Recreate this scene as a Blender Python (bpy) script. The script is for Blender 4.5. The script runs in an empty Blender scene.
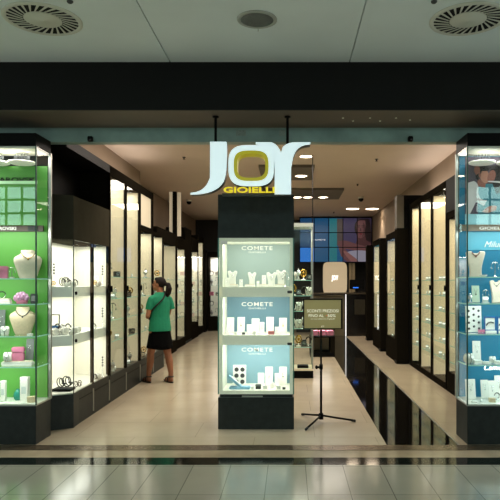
import bpy, bmesh, math, random
from mathutils import Vector, Matrix
random.seed(7)
R = math.radians
SC = bpy.context.scene
COL = SC.collection

# ------------------------------------------------------------------ camera numbers
F, CX, CY, EYE = 590.0, 290.0, 282.0, 1.55
def P(px, py, Y):
    return Vector(((px - CX) / F * Y, Y, EYE + (CY - py) / F * Y))

# ------------------------------------------------------------------ materials
def lin(c):
    return tuple(((v / 255.0) / 12.92 if v / 255.0 <= 0.04045 else (((v / 255.0) + 0.055) / 1.055) ** 2.4) for v in c)
MATS = {}
def mat(name, rgb, rough=0.5, metal=0.0, emit=0.0, ergb=None, var=0.06, scale=8.0, bump=0.0, spec=0.5, coat=0.0, trans=0.0):
    if name in MATS: return MATS[name]
    m = bpy.data.materials.new(name); m.use_nodes = True
    nt = m.node_tree; b = nt.nodes['Principled BSDF']
    c = lin(rgb)
    tc = nt.nodes.new('ShaderNodeTexCoord')
    nz = nt.nodes.new('ShaderNodeTexNoise'); nz.inputs['Scale'].default_value = scale; nz.inputs['Detail'].default_value = 4
    nt.links.new(tc.outputs['Object'], nz.inputs['Vector'])
    rp = nt.nodes.new('ShaderNodeValToRGB')
    rp.color_ramp.elements[0].position = 0.3; rp.color_ramp.elements[1].position = 0.7
    rp.color_ramp.elements[0].color = tuple(max(0, v * (1 - var)) for v in c) + (1,)
    rp.color_ramp.elements[1].color = tuple(min(1, v * (1 + var)) for v in c) + (1,)
    nt.links.new(nz.outputs['Fac'], rp.inputs['Fac'])
    nt.links.new(rp.outputs['Color'], b.inputs['Base Color'])
    b.inputs['Roughness'].default_value = rough; b.inputs['Metallic'].default_value = metal
    b.inputs['Specular IOR Level'].default_value = spec
    if coat: b.inputs['Coat Weight'].default_value = coat
    if trans: b.inputs['Transmission Weight'].default_value = trans
    if emit:
        b.inputs['Emission Color'].default_value = (lin(ergb) if ergb else c) + (1,)
        b.inputs['Emission Strength'].default_value = emit
    if bump:
        bp = nt.nodes.new('ShaderNodeBump'); bp.inputs['Strength'].default_value = bump
        nt.links.new(nz.outputs['Fac'], bp.inputs['Height']); nt.links.new(bp.outputs['Normal'], b.inputs['Normal'])
    MATS[name] = m
    return m

def glass_mat(name, tint=(0.95, 0.98, 0.96), ior=1.45, refl=1.0):
    if name in MATS: return MATS[name]
    m = bpy.data.materials.new(name); m.use_nodes = True
    nt = m.node_tree; nt.nodes.clear()
    out = nt.nodes.new('ShaderNodeOutputMaterial'); mx = nt.nodes.new('ShaderNodeMixShader')
    tr = nt.nodes.new('ShaderNodeBsdfTransparent'); gl = nt.nodes.new('ShaderNodeBsdfGlossy'); fr = nt.nodes.new('ShaderNodeFresnel')
    tr.inputs['Color'].default_value = tuple(tint) + (1,); gl.inputs['Roughness'].default_value = 0.0
    gl.inputs['Color'].default_value = (refl, refl, refl, 1)
    geo = nt.nodes.new('ShaderNodeNewGeometry')
    # same reflectance whether the pane is met from its outer or inner side
    fr.inputs['IOR'].default_value = ior
    mm = nt.nodes.new('ShaderNodeMix'); mm.data_type = 'FLOAT'
    mm.inputs[2].default_value = ior; mm.inputs[3].default_value = 1.0 / ior
    nt.links.new(geo.outputs['Backfacing'], mm.inputs[0]); nt.links.new(mm.outputs[0], fr.inputs['IOR'])
    nt.links.new(fr.outputs[0], mx.inputs[0]); nt.links.new(tr.outputs[0], mx.inputs[1]); nt.links.new(gl.outputs[0], mx.inputs[2])
    nt.links.new(mx.outputs[0], out.inputs['Surface'])
    MATS[name] = m
    return m

def tile_mat(name, rgb1, rgb2, mortar, tw, th, rough, msize=0.004, off=(0, 0), offset=0.0, var=0.1):
    if name in MATS: return MATS[name]
    m = bpy.data.materials.new(name); m.use_nodes = True
    nt = m.node_tree; b = nt.nodes['Principled BSDF']
    tc = nt.nodes.new('ShaderNodeTexCoord'); mp = nt.nodes.new('ShaderNodeMapping')
    mp.inputs['Location'].default_value = (off[0], off[1], 0)
    nt.links.new(tc.outputs['Object'], mp.inputs['Vector'])
    br = nt.nodes.new('ShaderNodeTexBrick'); br.offset = offset; br.squash = 1.0
    br.inputs['Scale'].default_value = 1.0; br.inputs['Brick Width'].default_value = tw; br.inputs['Row Height'].default_value = th
    br.inputs['Mortar Size'].default_value = msize; br.inputs['Mortar Smooth'].default_value = 0.1
    br.inputs['Color1'].default_value = lin(rgb1) + (1,); br.inputs['Color2'].default_value = lin(rgb2) + (1,); br.inputs['Mortar'].default_value = lin(mortar) + (1,)
    nt.links.new(mp.outputs['Vector'], br.inputs['Vector'])
    nz = nt.nodes.new('ShaderNodeTexNoise'); nz.inputs['Scale'].default_value = 2.2; nz.inputs['Detail'].default_value = 6
    nt.links.new(tc.outputs['Object'], nz.inputs['Vector'])
    rp = nt.nodes.new('ShaderNodeValToRGB'); rp.color_ramp.elements[0].position = 0.3; rp.color_ramp.elements[1].position = 0.7
    rp.color_ramp.elements[0].color = (1 - var, 1 - var, 1 - var, 1); rp.color_ramp.elements[1].color = (1, 1, 1, 1)
    nt.links.new(nz.outputs['Fac'], rp.inputs['Fac'])
    mx = nt.nodes.new('ShaderNodeMixRGB'); mx.blend_type = 'MULTIPLY'; mx.inputs[0].default_value = 1.0
    nt.links.new(br.outputs['Color'], mx.inputs[1]); nt.links.new(rp.outputs['Color'], mx.inputs[2])
    nt.links.new(mx.outputs[0], b.inputs['Base Color'])
    b.inputs['Roughness'].default_value = rough
    MATS[name] = m
    return m

# ------------------------------------------------------------------ mesh builder (world or local coordinates)
class MB:
    def __init__(s): s.bm = bmesh.new()
    def box(s, x0, x1, y0, y1, z0, z1, bev=0.0):
        v = [s.bm.verts.new(p) for p in ((x0,y0,z0),(x1,y0,z0),(x1,y1,z0),(x0,y1,z0),(x0,y0,z1),(x1,y0,z1),(x1,y1,z1),(x0,y1,z1))]
        fs = [s.bm.faces.new([v[i] for i in q]) for q in ((0,3,2,1),(4,5,6,7),(0,1,5,4),(1,2,6,5),(2,3,7,6),(3,0,4,7))]
        if bev:
            es = list({e for f in fs for e in f.edges})
            bmesh.ops.bevel(s.bm, geom=es, offset=bev, segments=2, affect='EDGES', clamp_overlap=True)
        return s
    def obox(s, c, ux, uy, uz, hx, hy, hz):
        c = Vector(c); ux, uy, uz = Vector(ux).normalized()*hx, Vector(uy).normalized()*hy, Vector(uz).normalized()*hz
        v = [s.bm.verts.new(c + ux*a + uy*b + uz*d) for d in (-1,1) for a, b in ((-1,-1),(1,-1),(1,1),(-1,1))]
        for q in ((0,3,2,1),(4,5,6,7),(0,1,5,4),(1,2,6,5),(2,3,7,6),(3,0,4,7)): s.bm.faces.new([v[i] for i in q])
        return s
    def rings(s, rings, cap=True, closed=True):
        vs = [[s.bm.verts.new(p) for p in r] for r in rings]
        n = len(vs[0])
        for a, b in zip(vs[:-1], vs[1:]):
            for i in range(n if closed else n - 1):
                j = (i + 1) % n
                s.bm.faces.new((a[i], a[j], b[j], b[i]))
        if cap:
            s.bm.faces.new(list(reversed(vs[0]))); s.bm.faces.new(vs[-1])
        return s
    def lathe(s, prof, c=(0,0,0), n=20, sx=1, sy=1, cap=True):
        return s.rings([[(c[0]+r*sx*math.cos(2*math.pi*i/n), c[1]+r*sy*math.sin(2*math.pi*i/n), c[2]+z) for i in range(n)] for r, z in prof], cap)
    def tube(s, pts, r, n=8, cap=True, loop=False):
        pts = [Vector(p) for p in pts]; rr = r if isinstance(r, (list, tuple)) else [r]*len(pts)
        if loop: pts = pts + [pts[0]]; rr = list(rr) + [rr[0]]; cap = False
        rings = []; up = Vector((0,0,1)); last = None
        for i, p in enumerate(pts):
            if loop and i in (0, len(pts)-1): t = (pts[1]-pts[-2]).normalized()
            else: t = (pts[min(i+1,len(pts)-1)] - pts[max(i-1,0)]).normalized()
            if last is None:
                a = t.cross(up) if abs(t.z) < 0.95 else t.cross(Vector((0,1,0)))
            else:
                a = last - t*last.dot(t)
            a.normalize(); last = a; b = t.cross(a)
            rings.append([p + (a*math.cos(2*math.pi*k/n) + b*math.sin(2*math.pi*k/n))*rr[i] for k in range(n)])
        return s.rings(rings, cap)
    def ell(s, c, rx, ry, rz, n=14, m=8, rot=None):
        c = Vector(c); rings = []
        for j in range(1, m):
            th = math.pi*j/m
            ring = []
            for i in range(n):
                p = Vector((rx*math.sin(th)*math.cos(2*math.pi*i/n), ry*math.sin(th)*math.sin(2*math.pi*i/n), -rz*math.cos(th)))
                if rot: p = rot @ p
                ring.append(c + p)
            rings.append(ring)
        vs = [[s.bm.verts.new(p) for p in r] for r in rings]
        e0, e1 = Vector((0,0,-rz)), Vector((0,0,rz))
        if rot: e0, e1 = rot @ e0, rot @ e1
        b, t = s.bm.verts.new(c+e0), s.bm.verts.new(c+e1)
        for a, d in zip(vs[:-1], vs[1:]):
            for i in range(n): s.bm.faces.new((a[i], a[(i+1)%n], d[(i+1)%n], d[i]))
        for i in range(n):
            s.bm.faces.new((b, vs[0][(i+1)%n], vs[0][i])); s.bm.faces.new((t, vs[-1][i], vs[-1][(i+1)%n]))
        return s
    def torus(s, c, R_, r, axis='y', n=20, m=6, sx=1.0):
        c = Vector(c); pts = []
        for i in range(n):
            a = 2*math.pi*i/n
            u, w = R_*math.cos(a)*sx, R_*math.sin(a)
            pts.append(c + (Vector((u,0,w)) if axis == 'y' else Vector((0,u,w)) if axis == 'x' else Vector((u,w,0))))
        return s.tube(pts, r, m, loop=True)
    def prism(s, pts, axis, a, b):
        """closed outline pts (u,v) extruded along axis: 'y' -> (x,z), 'x' -> (y,z), 'z' -> (x,y)"""
        f = {'y': lambda u,v,t: (u,t,v), 'x': lambda u,v,t: (t,u,v), 'z': lambda u,v,t: (u,v,t)}[axis]
        return s.rings([[f(u,v,a) for u,v in pts], [f(u,v,b) for u,v in pts]])
    def ringprism(s, outer, inner, axis, a, b):
        f = {'y': lambda u,v,t: (u,t,v), 'x': lambda u,v,t: (t,u,v), 'z': lambda u,v,t: (u,v,t)}[axis]
        L = [[s.bm.verts.new(f(u,v,t)) for u,v in q] for q in (outer, inner) for t in (a, b)]
        n = len(outer)
        for i in range(n):
            j = (i+1) % n
            for p, q in ((0,1),(3,2),(1,3),(2,0)): s.bm.faces.new((L[p][i], L[p][j], L[q][j], L[q][i]))
        return s
    def build(s, name, m, parent=None, smooth=False, subsurf=0):
        bmesh.ops.recalc_face_normals(s.bm, faces=s.bm.faces)
        me = bpy.data.meshes.new(name)
        off = Vector((0,0,0))
        q = parent
        while q is not None: off += q.location; q = q.parent
        if off.length: bmesh.ops.translate(s.bm, verts=s.bm.verts, vec=-off)
        s.bm.to_mesh(me); s.bm.free()
        if smooth: me.shade_smooth()
        o = bpy.data.objects.new(name, me); COL.objects.link(o)
        me.materials.append(m)
        if parent is not None: o.parent = parent
        if subsurf:
            md = o.modifiers.new('sub', 'SUBSURF'); md.levels = subsurf; md.render_levels = subsurf
        return o

def thing(name, label, cat, loc=(0,0,0), group=None):
    o = bpy.data.objects.new(name, None); COL.objects.link(o); o.location = loc; o.empty_display_size = 0.1
    o['label'] = label; o['category'] = cat
    if group: o['group'] = group
    return o
def tag(o, label, cat, group=None):
    o['label'] = label; o['category'] = cat
    if group: o['group'] = group
    return o
def struct(o): o['kind'] = 'structure'; return o

def text(name, s, size, m, parent, loc, width=None, extrude=0.004, bold=0.0, align='CENTER', spacing=1.0, xs=1.0, shear=0.0):
    """lettering standing in an XZ plane, facing -Y; loc = baseline point"""
    cu = bpy.data.curves.new(name, 'FONT'); cu.body = s; cu.size = size; cu.extrude = extrude; cu.offset = bold
    cu.align_x = align; cu.space_character = spacing; cu.shear = shear; cu.resolution_u = 3
    t = bpy.data.objects.new('tmp', cu); COL.objects.link(t)
    dg = bpy.context.evaluated_depsgraph_get(); dg.update()
    me = bpy.data.meshes.new_from_object(t.evaluated_get(dg))
    bpy.data.objects.remove(t); bpy.data.curves.remove(cu)
    xsv = [v.co.x for v in me.vertices]
    k = xs
    if width and xsv: k = width / (max(xsv) - min(xsv))
    off = Vector(loc); q = parent; po = Vector((0,0,0))
    while q is not None: po += q.location; q = q.parent
    for v in me.vertices:
        v.co = Vector((v.co.x*k, -v.co.z, v.co.y)) + off - po
    me.name = name; me.materials.clear(); me.materials.append(m)
    o = bpy.data.objects.new(name, me); COL.objects.link(o)
    if parent is not None: o.parent = parent
    return o

def bake(o, mods):
    """apply a list of (type, settings) and replace the mesh with the result"""
    for ty, st in mods:
        md = o.modifiers.new(ty.lower(), ty)
        for k, v in st.items(): setattr(md, k, v)
    dg = bpy.context.evaluated_depsgraph_get(); dg.update()
    me = bpy.data.meshes.new_from_object(o.evaluated_get(dg))
    old = o.data; mats_ = list(old.materials)
    o.modifiers.clear(); o.data = me; me.materials.clear()
    for m in mats_: me.materials.append(m)
    me.name = o.name; bpy.data.meshes.remove(old); me.shade_smooth()
    return o

PROTO = {}; BUILDERS = {}
def copy_tree(o, parent=None):
    c = o.copy(); COL.objects.link(c)
    if parent is not None: c.parent = parent
    for ch in list(o.children): copy_tree(ch, c)
    return c
def inst(kind, loc, label, rz=0.0, scale=1.0, group=None, sub=None):
    """first use builds the kind, later uses copy it and its parts"""
    if kind not in PROTO:
        r = BUILDERS[kind](); PROTO[kind] = r
    else:
        r = copy_tree(PROTO[kind])
        if 'group' in r: del r['group']
    r.location = loc; r.rotation_euler = (0, 0, rz)
    r.scale = (scale,)*3 if isinstance(scale, (int, float)) else scale
    r['label'] = label
    if group: r['group'] = group
    return r

def area(loc, rot, sx, sy, power, col=(1,1,1), name='area_light'):
    l = bpy.data.lights.new(name, 'AREA'); l.shape = 'RECTANGLE'; l.size = sx; l.size_y = sy; l.energy = power; l.color = col
    o = bpy.data.objects.new(name, l); COL.objects.link(o); o.location = loc; o.rotation_euler = rot
    return o
def spot(loc, power, col=(1,1,1), ang=100, blend=0.6, rot=(0,0,0), r=0.05):
    l = bpy.data.lights.new('spot_beam', 'SPOT'); l.energy = power; l.color = col; l.spot_size = R(ang); l.spot_blend = blend; l.shadow_soft_size = r
    o = bpy.data.objects.new('spot_beam', l); COL.objects.link(o); o.location = loc; o.rotation_euler = rot
    return o

# ------------------------------------------------------------------ palette
BLACK   = mat('satin black', (10,10,10), 0.5, spec=0.08)
DKSTONE = mat('dark green stone', (26,33,32), 0.5, var=0.35, scale=14, bump=0.05, spec=0.35)
DKBROWN = mat('dark brown lacquer', (28,25,20), 0.6, var=0.12, spec=0.0)
DKPANEL = mat('dark taupe panel', (60,57,48), 0.6, var=0.08, spec=0.0)
BACKDK  = mat('back wall dark', (26,25,22), 0.6)
TEAL    = mat('teal steel beam', (128,152,146), 0.4, var=0.25, scale=3)
ALU     = mat('brushed aluminium', (175,175,168), 0.35, metal=0.8, var=0.05)
CHROME  = mat('chrome', (205,205,205), 0.12, metal=1.0, var=0.02)
GUN     = mat('gunmetal', (70,70,70), 0.25, metal=0.9)
SILVER  = mat('silver jewellery', (215,215,215), 0.18, metal=0.9, var=0.1, scale=60)
GOLD    = mat('gold jewellery', (205,160,70), 0.2, metal=0.9)
CREAM   = mat('cream fabric', (242,226,204), 0.8, var=0.05, scale=40, bump=0.04)
CREAM2  = mat('linen fabric', (222,202,168), 0.85, var=0.08, scale=60, bump=0.05)
WHITE   = mat('white card', (240,238,230), 0.5, var=0.02)
WHITEP  = mat('white paint', (222,220,210), 0.5, var=0.02)
PINK    = mat('pink satin', (205,120,150), 0.5, var=0.12, scale=30)
PINKP   = mat('pale pink petals', (212,160,196), 0.6, var=0.2, scale=40)
GREYC   = mat('grey card', (110,116,112), 0.6, var=0.15, scale=30)
DKGREY  = mat('charcoal grey', (58,60,60), 0.5)
PLGREEN = mat('pale green card', (196,214,190), 0.6, var=0.04)
TEALI   = mat('teal glass bead', (30,140,120), 0.2)
PEARL   = mat('pearl', (248,246,240), 0.15, emit=0.9, ergb=(255,255,250), var=0.01)  # glow stands in for the sparkle of pearls and stones
ACRYL   = mat('frosted acrylic', (200,210,205), 0.3, var=0.02)
SKYB    = mat('sky blue satin', (140,190,215), 0.5)
REDBOX  = mat('dusty red', (200,120,120), 0.5)
NAVY    = mat('blue frame', (26,90,150), 0.4)
ORANGE  = mat('orange enamel', (225,100,50), 0.4)
BLUESTK = mat('blue label', (20,60,110), 0.4)
GLASS   = glass_mat('clear glass', ior=1.16)
GLASSG  = glass_mat('green tinted glass', (0.95, 0.99, 0.97), 1.13)
GLASSF  = glass_mat('front pane glass', (0.96, 0.99, 0.975), 1.38)
SHELFG  = glass_mat('shelf glass', (0.93, 0.985, 0.96), 1.5)
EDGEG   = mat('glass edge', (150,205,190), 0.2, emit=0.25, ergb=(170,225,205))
BACKCR  = mat('added glow cream panel', (220,208,184), 0.6, emit=0.26, ergb=(255,236,200), var=0.02)  # glow put into the panel colour to even out cabinet brightness
BACKCR2 = mat('added glow warm panel', (224,208,178), 0.6, emit=0.28, ergb=(255,232,194), var=0.02)  # same added glow for the right-hand cabinets
BACKWH  = mat('added glow white panel', (236,232,218), 0.6, emit=0.12, ergb=(255,248,230), var=0.02)  # same added glow, fainter

# ================================================================== SETTING
YF = 5.62          # shop front line
# floors
b = MB(); b.box(-12, 12, -6, 5.0, -0.05, 0.0)
struct(b.build('floor', tile_mat('mall stone tiles', (176,174,158), (164,164,150), (112,112,102), 0.315, 0.66, 0.15, 0.0035, off=(0.185, -0.34))))
b = MB(); b.box(-7, 7, 5.0, 5.21, -0.05, 0.0)
struct(b.build('trim_1', mat('polished black granite', (24,32,28), 0.08, var=0.2, scale=30)))
b = MB(); b.box(-7, 7, 5.21, 5.43, -0.05, 0.0)
struct(b.build('trim_2', mat('beige stone band', (176,160,134), 0.14, var=0.12, scale=6)))
b = MB(); b.box(-7, 7, 5.43, 5.60, -0.05, 0.003)
struct(b.build('trim_3', mat('bronze threshold steel', (128,112,90), 0.22, metal=0.7, var=0.25, scale=5)))
SHOPF = tile_mat('shop stone tiles', (192,177,153), (186,171,147), (160,146,125), 1.2, 0.6, 0.22, 0.003, off=(0.35, 0.1), offset=0.5, var=0.14)
b = MB(); b.box(-4.0, 0.92, 5.60, 19.6, -0.05, 0.0); b.box(1.60, 4.0, 5.60, 19.6, -0.05, 0.0)
struct(b.build('floor', SHOPF))
b = MB(); b.box(0.92, 1.60, 5.60, 19.6, -0.05, 0.0)
struct(b.build('trim_4', mat('polished black floor inlay', (20,18,15), 0.05, var=0.2, scale=4)))
b = MB(); b.box(1.595, 1.61, 5.60, 16.9, 0.0, 0.004)
struct(b.build('trim_5', ALU))
# mall ceiling: three panels with open joints
b = MB()
for x0, x1 in ((-12, -1.096), (-1.086, 0.538), (0.546, 12)): b.box(x0, x1, -1.2, 5.365, 3.55, 3.58)
b.box(-12, 12, -1.2, 5.365, 3.585, 3.7)
struct(b.build('ceiling', mat('grey ceiling panel', (222,231,229), 0.6, var=0.03, scale=2)))
# fascia over the shop front
b = MB(); b.box(-7, 7, 5.37, 5.98, 3.116, 3.9)
struct(b.build('wall_front', mat('black fascia', (9,9,8), 0.6, var=0.15, scale=4, spec=0.2)))
b = MB(); b.box(-7, 7, 5.98, 6.10, 2.97, 3.75); b.box(-7, 7, 5.965, 5.98, 3.10, 3.115)
struct(b.build('trim_6', TEAL))
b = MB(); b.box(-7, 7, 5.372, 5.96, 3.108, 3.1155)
struct(b.build('trim_9', mat('lit-look brown soffit', (84,73,60), 0.6, var=0.1, scale=2)))  # fascia underside; its warm lit look is put into this colour
# shop shell
CEILM = mat('warm plaster ceiling', (192,174,158), 0.7, var=0.03, scale=1.5)
b = MB(); b.box(-4.0, 4.0, 6.10, 19.6, 3.60, 3.70)
struct(b.build('ceiling', CEILM))
WALLM = mat('beige plaster wall', (140,122,104), 0.75, var=0.05, scale=2)
b = MB(); b.box(-2.95, -2.78, 6.10, 7.56, 0, 3.6)
struct(b.build('wall_left', mat('dark entrance wall', (24,27,24), 0.6, var=0.1)))
b = MB(); b.box(-2.95, -2.78, 7.56, 10.95, 0, 3.6); b.box(-3.25, -3.12, 10.95, 19.5, 0, 3.6); b.box(-3.12, -2.95, 10.85, 10.95, 0, 3.6)
struct(b.build('wall_left', WALLM))
b = MB(); b.box(2.58, 2.75, 6.10, 19.5, 0, 3.6)
struct(b.build('wall_right', WALLM))
b = MB(); b.box(-3.25, 2.75, 19.5, 19.6, 0, 3.6)
struct(b.build('wall_back', BACKDK))
# outside flank walls beside the show windows
b = MB(); b.box(-7, -3.75, 5.8, 5.98, 0, 3.115); struct(b.build('wall_left', DKSTONE))
b = MB(); b.box(3.35, 7, 5.8, 5.98, 0, 3.115); struct(b.build('wall_right', DKSTONE))
# the arcade side opposite the shop, seen only as reflections
b = MB(); b.box(-12, 12, -6.15, -6.0, 0, 6.5)
struct(b.build('wall_rear', mat('pale arcade wall', (150,152,145), 0.7)))
DAY = mat('daylit pane', (215,240,240), 0.2, emit=6.0, ergb=(205,245,240), var=0.04)
for n, (x0, x1) in enumerate(((-11.5, -7.35), (-3.5, 1.5), (5.4, 10.5))):
    b = MB(); b.box(x0, x1, -5.99, -5.97, 3.2, 4.35)
    w = struct(b.build('window_%d' % (n+1), DAY))
    b = MB(); k = max(4, int((x1-x0)/0.42))
    for i in range(k+1):
        xx = x0 + (x1-x0)*i/k; b.box(xx-0.03, xx+0.03, -5.97, -5.93, 3.15, 4.4)
    for zz in (3.18, 3.55, 3.95, 4.35): b.box(x0-0.03, x1+0.03, -5.97, -5.93, zz-0.03, zz+0.03)
    b.build('window_frame', DKGREY, w)

# ================================================================== CEILING FITTINGS
def swirl_vent(px, label):
    c = P(px, 19, 4.49); c.z = 3.55
    t = thing('ceiling_vent', label, 'air vent', c, 'round swirl air vents in the mall ceiling')
    WV = mat('off-white vent enamel', (205,205,190), 0.5, var=0.03)
    b = MB(); b.lathe([(0.288, 0.0), (0.288, -0.008), (0.275, -0.012), (0.256, -0.012), (0.256, 0.0)], c, 48); b.build('rim', WV, t, True)
    b = MB(); b.lathe([(0.258, -0.001), (0.258, -0.003)], c, 48); b.build('shadow_gap', BLACK, t)
    b = MB(); b.lathe([(0.138, -0.003), (0.138, -0.008), (0.128, -0.011), (0.012, -0.013), (0.01, -0.015)], c, 36); b.build('hub', WV, t, True)
    b = MB(); n = 27
    for i in range(n):
        a = 2*math.pi*i/n
        d = Vector((math.cos(a+0.0), math.sin(a), 0)); tw = Matrix.Rotation(R(24), 3, 'Z') @ d; s_ = Vector((-tw.y, tw.x, 0))
        q0 = c + d*0.200 + Vector((0,0,-0.007))
        b.rings([[q0 - tw*0.066 + s_*0.0042*e + Vector((0,0,h)) for e, h in ((-1,-0.002),(1,-0.002),(1,0.002),(-1,0.002))], [q0 + tw*0.066 + s_*0.0095*e + Vector((0,0,h)) for e, h in ((-1,-0.002),(1,-0.002),(1,0.002),(-1,0.002))]])
    b.build('slats', WV, t)
swirl_vent(43, 'round off-white swirl vent in grey ceiling, upper left corner of picture')
swirl_vent(468, 'round off-white swirl vent in grey ceiling, upper right corner of picture')
c = P(257, 18, 4.49); c.z = 3.55
t = thing('ceiling_speaker', 'small round grey ceiling speaker between the two swirl vents', 'speaker', c)
b = MB(); b.lathe([(0.152,0.0),(0.152,-0.008),(0.138,-0.012),(0.125,-0.010),(0.125,0.0)], c, 36); b.build('rim', mat('vent grey enamel', (165,168,158), 0.5), t, True)
b = MB(); b.lathe([(0.126,-0.001),(0.126,-0.007),(0.06,-0.009),(0.005,-0.009)], c, 36); b.build('grille', mat('grey mesh', (105,108,102), 0.7, var=0.3, scale=200), t, True)
b = MB(); b.tube([c+Vector((0.0,0.17,0)), c+Vector((0.0,0.17,-0.02)), c+Vector((0.0,0.145,-0.03))], 0.003); b.build('wire_clip', ALU, t)
for px, lb in ((70, 'tiny dark sensor in grey mall ceiling, near the left vent'), (434, 'tiny dark sensor in grey mall ceiling, near the right vent')):
    c = P(px, 1, 4.2); c.z = 3.55
    b = MB(); b.lathe([(0.022,0.001),(0.022,-0.008),(0.014,-0.016),(0.004,-0.02)], c, 14); tag(b.build('ceiling_sensor', DKGREY, None, True), lb, 'sensor', 'ceiling sensors')
# sensors on the beam
for px, lb in ((91, 'small black motion sensor under the beam, left of the hanging sign'), (410, 'small black motion sensor under the beam, right of the hanging sign')):
    c = P(px, 139.5, 5.98)
    t = thing('beam_sensor', lb, 'sensor', (c.x, 5.98, c.z), 'beam sensors')
    b = MB(); b.box(c.x-0.024, c.x+0.024, 5.935, 5.98, c.z-0.026, c.z+0.026, 0.006); b.build('housing', BLACK, t)
    b = MB(); b.ell((c.x+0.006, 5.932, c.z-0.01), 0.014, 0.01, 0.014, 10, 6); b.build('lens', GUN, t, True)
for px, w, lb in ((241, 0.10, 'pale notice sticker on teal beam, above the letter O'), (282, 0.06, 'faint small sticker on teal beam beside the right hanging rod')):
    c = P(px, 133, 5.98)
    b = MB(); b.box(c.x-w/2, c.x+w/2, 5.977, 5.98, c.z-0.028, c.z+0.028)
    t = tag(b.build('sticker', mat('faded sticker', (128,140,132), 0.6, var=0.2, scale=60)), lb, 'sticker')
for i, (px, py) in enumerate(((343,117),(353,120),(370,117),(380,120),(396,117),(410,119))):
    Yq = F*1.566/(282-py); c = P(px, py, Yq); c.z = 3.108
    b = MB(); b.lathe([(0.010,0.001),(0.010,-0.004),(0.004,-0.006)], c, 10)
    tag(b.build('ceiling_spotlight', mat('tiny soffit lamp', (200,200,180), 0.4, emit=0.15), None, True), 'pinpoint white light in the dark soffit above right of the sign', 'light', 'pinpoint soffit lights')

# shop ceiling: dark rafts with downlights
RAFT = mat('dark ceiling raft', (92,84,72), 0.6)
b = MB(); b.box(-0.55, 0.43, 10.3, 11.6, 3.55, 3.60); struct(b.build('trim_7', RAFT))
b = MB(); b.box(-0.6, 1.18, 12.85, 14.3, 3.55, 3.60); struct(b.build('trim_8', RAFT))
LAMP = mat('lit lamp lens', (255,240,215), 0.4, emit=14.0, ergb=(255,232,200))
def downlight(x, y, z, r, label, power, col=(1.0,0.86,0.68)):
    t = thing('downlight', label, 'ceiling light', (x,y,z), 'recessed shop downlights')
    b = MB(); b.lathe([(r,0.0),(r,-0.010),(r*0.86,-0.014),(r*0.80,-0.006),(r*0.80,0.0)], (x,y,z), 28); b.build('ring', WHITEP, t, True)
    b = MB(); b.lathe([(r*0.8,-0.001),(r*0.8,-0.005),(0.01,-0.006)], (x,y,z), 24); b.build('lens', LAMP, t)
    if power: spot((x,y,z-0.03), power, col)
downlight(0.26, 9.6, 3.6, 0.12, 'lit round downlight in shop ceiling, nearest right of the letter Y', 60)
downlight(0.21, 11.1, 3.55, 0.13, 'lit round downlight in the nearer dark ceiling raft', 50)
downlight(0.17, 13.9, 3.55, 0.13, 'left lit downlight in the farther dark ceiling raft', 40)
downlight(0.42, 13.9, 3.55, 0.13, 'middle lit downlight in the farther dark ceiling raft', 40)
downlight(0.78, 13.9, 3.55, 0.13, 'right lit downlight in the farther dark ceiling raft', 40)
downlight(2.3, 16.5, 3.6, 0.22, 'large lit downlight in shop ceiling, before the video wall right side', 60)
downlight(1.75, 16.5, 3.6, 0.22, 'large lit downlight over the reception counter, left of its neighbour', 60)
spot((-1.5, 7.7, 3.57), 60, (1.0,0.86,0.68))  # added spots with no fixture, out of view behind the beam
spot((1.35, 7.7, 3.57), 50, (1.0,0.86,0.68))
for i, (px, py) in enumerate(((376.6,159),(357.6,184),(333.8,212),(184,157))):
    Yq = F*2.05/(282-py); c = P(px, py, Yq); c.z = 3.6
    b = MB(); b.lathe([(0.03,0.001),(0.03,-0.006),(0.012,-0.012),(0.012,-0.03),(0.022,-0.034),(0.022,-0.038)], c, 12)
    tag(b.build('ceiling_sprinkler', GUN, None, True), ['small sprinkler head in shop ceiling, front one right of the sign','small sprinkler head in shop ceiling, second one right of the sign','small sprinkler head in shop ceiling just before the video wall','small sprinkler head in shop ceiling left of the letter J'][i], 'sprinkler', 'ceiling sprinklers')
for px, py, lb in ((361,199,'dark dome camera on shop ceiling above right side of video wall'), (189,202,'small dark dome camera on shop ceiling above the left aisle')):
    Yq = F*2.0/(282-py); c = P(px, py, Yq); c.z = 3.6
    t = thing('dome_camera', lb, 'camera', c, 'ceiling cameras')
    b = MB(); b.lathe([(0.075,0.0),(0.075,-0.03),(0.06,-0.04)], c, 18); b.build('mount', WHITEP, t, True)
    b = MB(); b.ell((c.x,c.y,c.z-0.055), 0.062, 0.062, 0.062, 16, 10); b.build('dome', BLACK, t, True)

# ================================================================== SHOP SIGN
SY = 5.50
def Z3(zx, zy):      # sign drawing coordinates -> x,z on the sign plane
    p = P(185 + zx/3.704, 135 + zy/3.704, SY); return (p.x, p.z)
def bez(p0, p1, p2, n=8):
    return [((1-t)**2*p0[0]+2*t*(1-t)*p1[0]+t*t*p2[0], (1-t)**2*p0[1]+2*t*(1-t)*p1[1]+t*t*p2[1]) for t in [i/n for i in range(n+1)]]
sign = thing('shop_sign', 'large glowing white JOY letters hanging over the central pillar', 'sign', P(251, 193, SY))
FACE = mat('lit sign face', (226,240,242), 0.3, emit=0.62, ergb=(222,242,248), var=0.02, scale=2)
SIDE = mat('dark sign return', (30,34,34), 0.4)
def letter(outline, lab):
    o = [Z3(*p) for p in outline]
    b = MB(); b.prism(o, 'y', SY+0.004, SY+0.11)
    q = b.build('letter', SIDE, sign); q['label'] = lab
    b = MB(); cx = sum(p[0] for p in o)/len(o)
    b.prism(o, 'y', SY-0.004, SY+0.004); b.build('letter_face', FACE, q)
J = [(93,25),(153,25)] + bez((155,30),(158,130),(146,165)) + bez((142,175),(112,222),(20,221)) + bez((21,214),(66,212),(84,178)) + bez((92,160),(93,140),(93,60))
letter(J, 'glowing white letter J with a swept foot')
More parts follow.
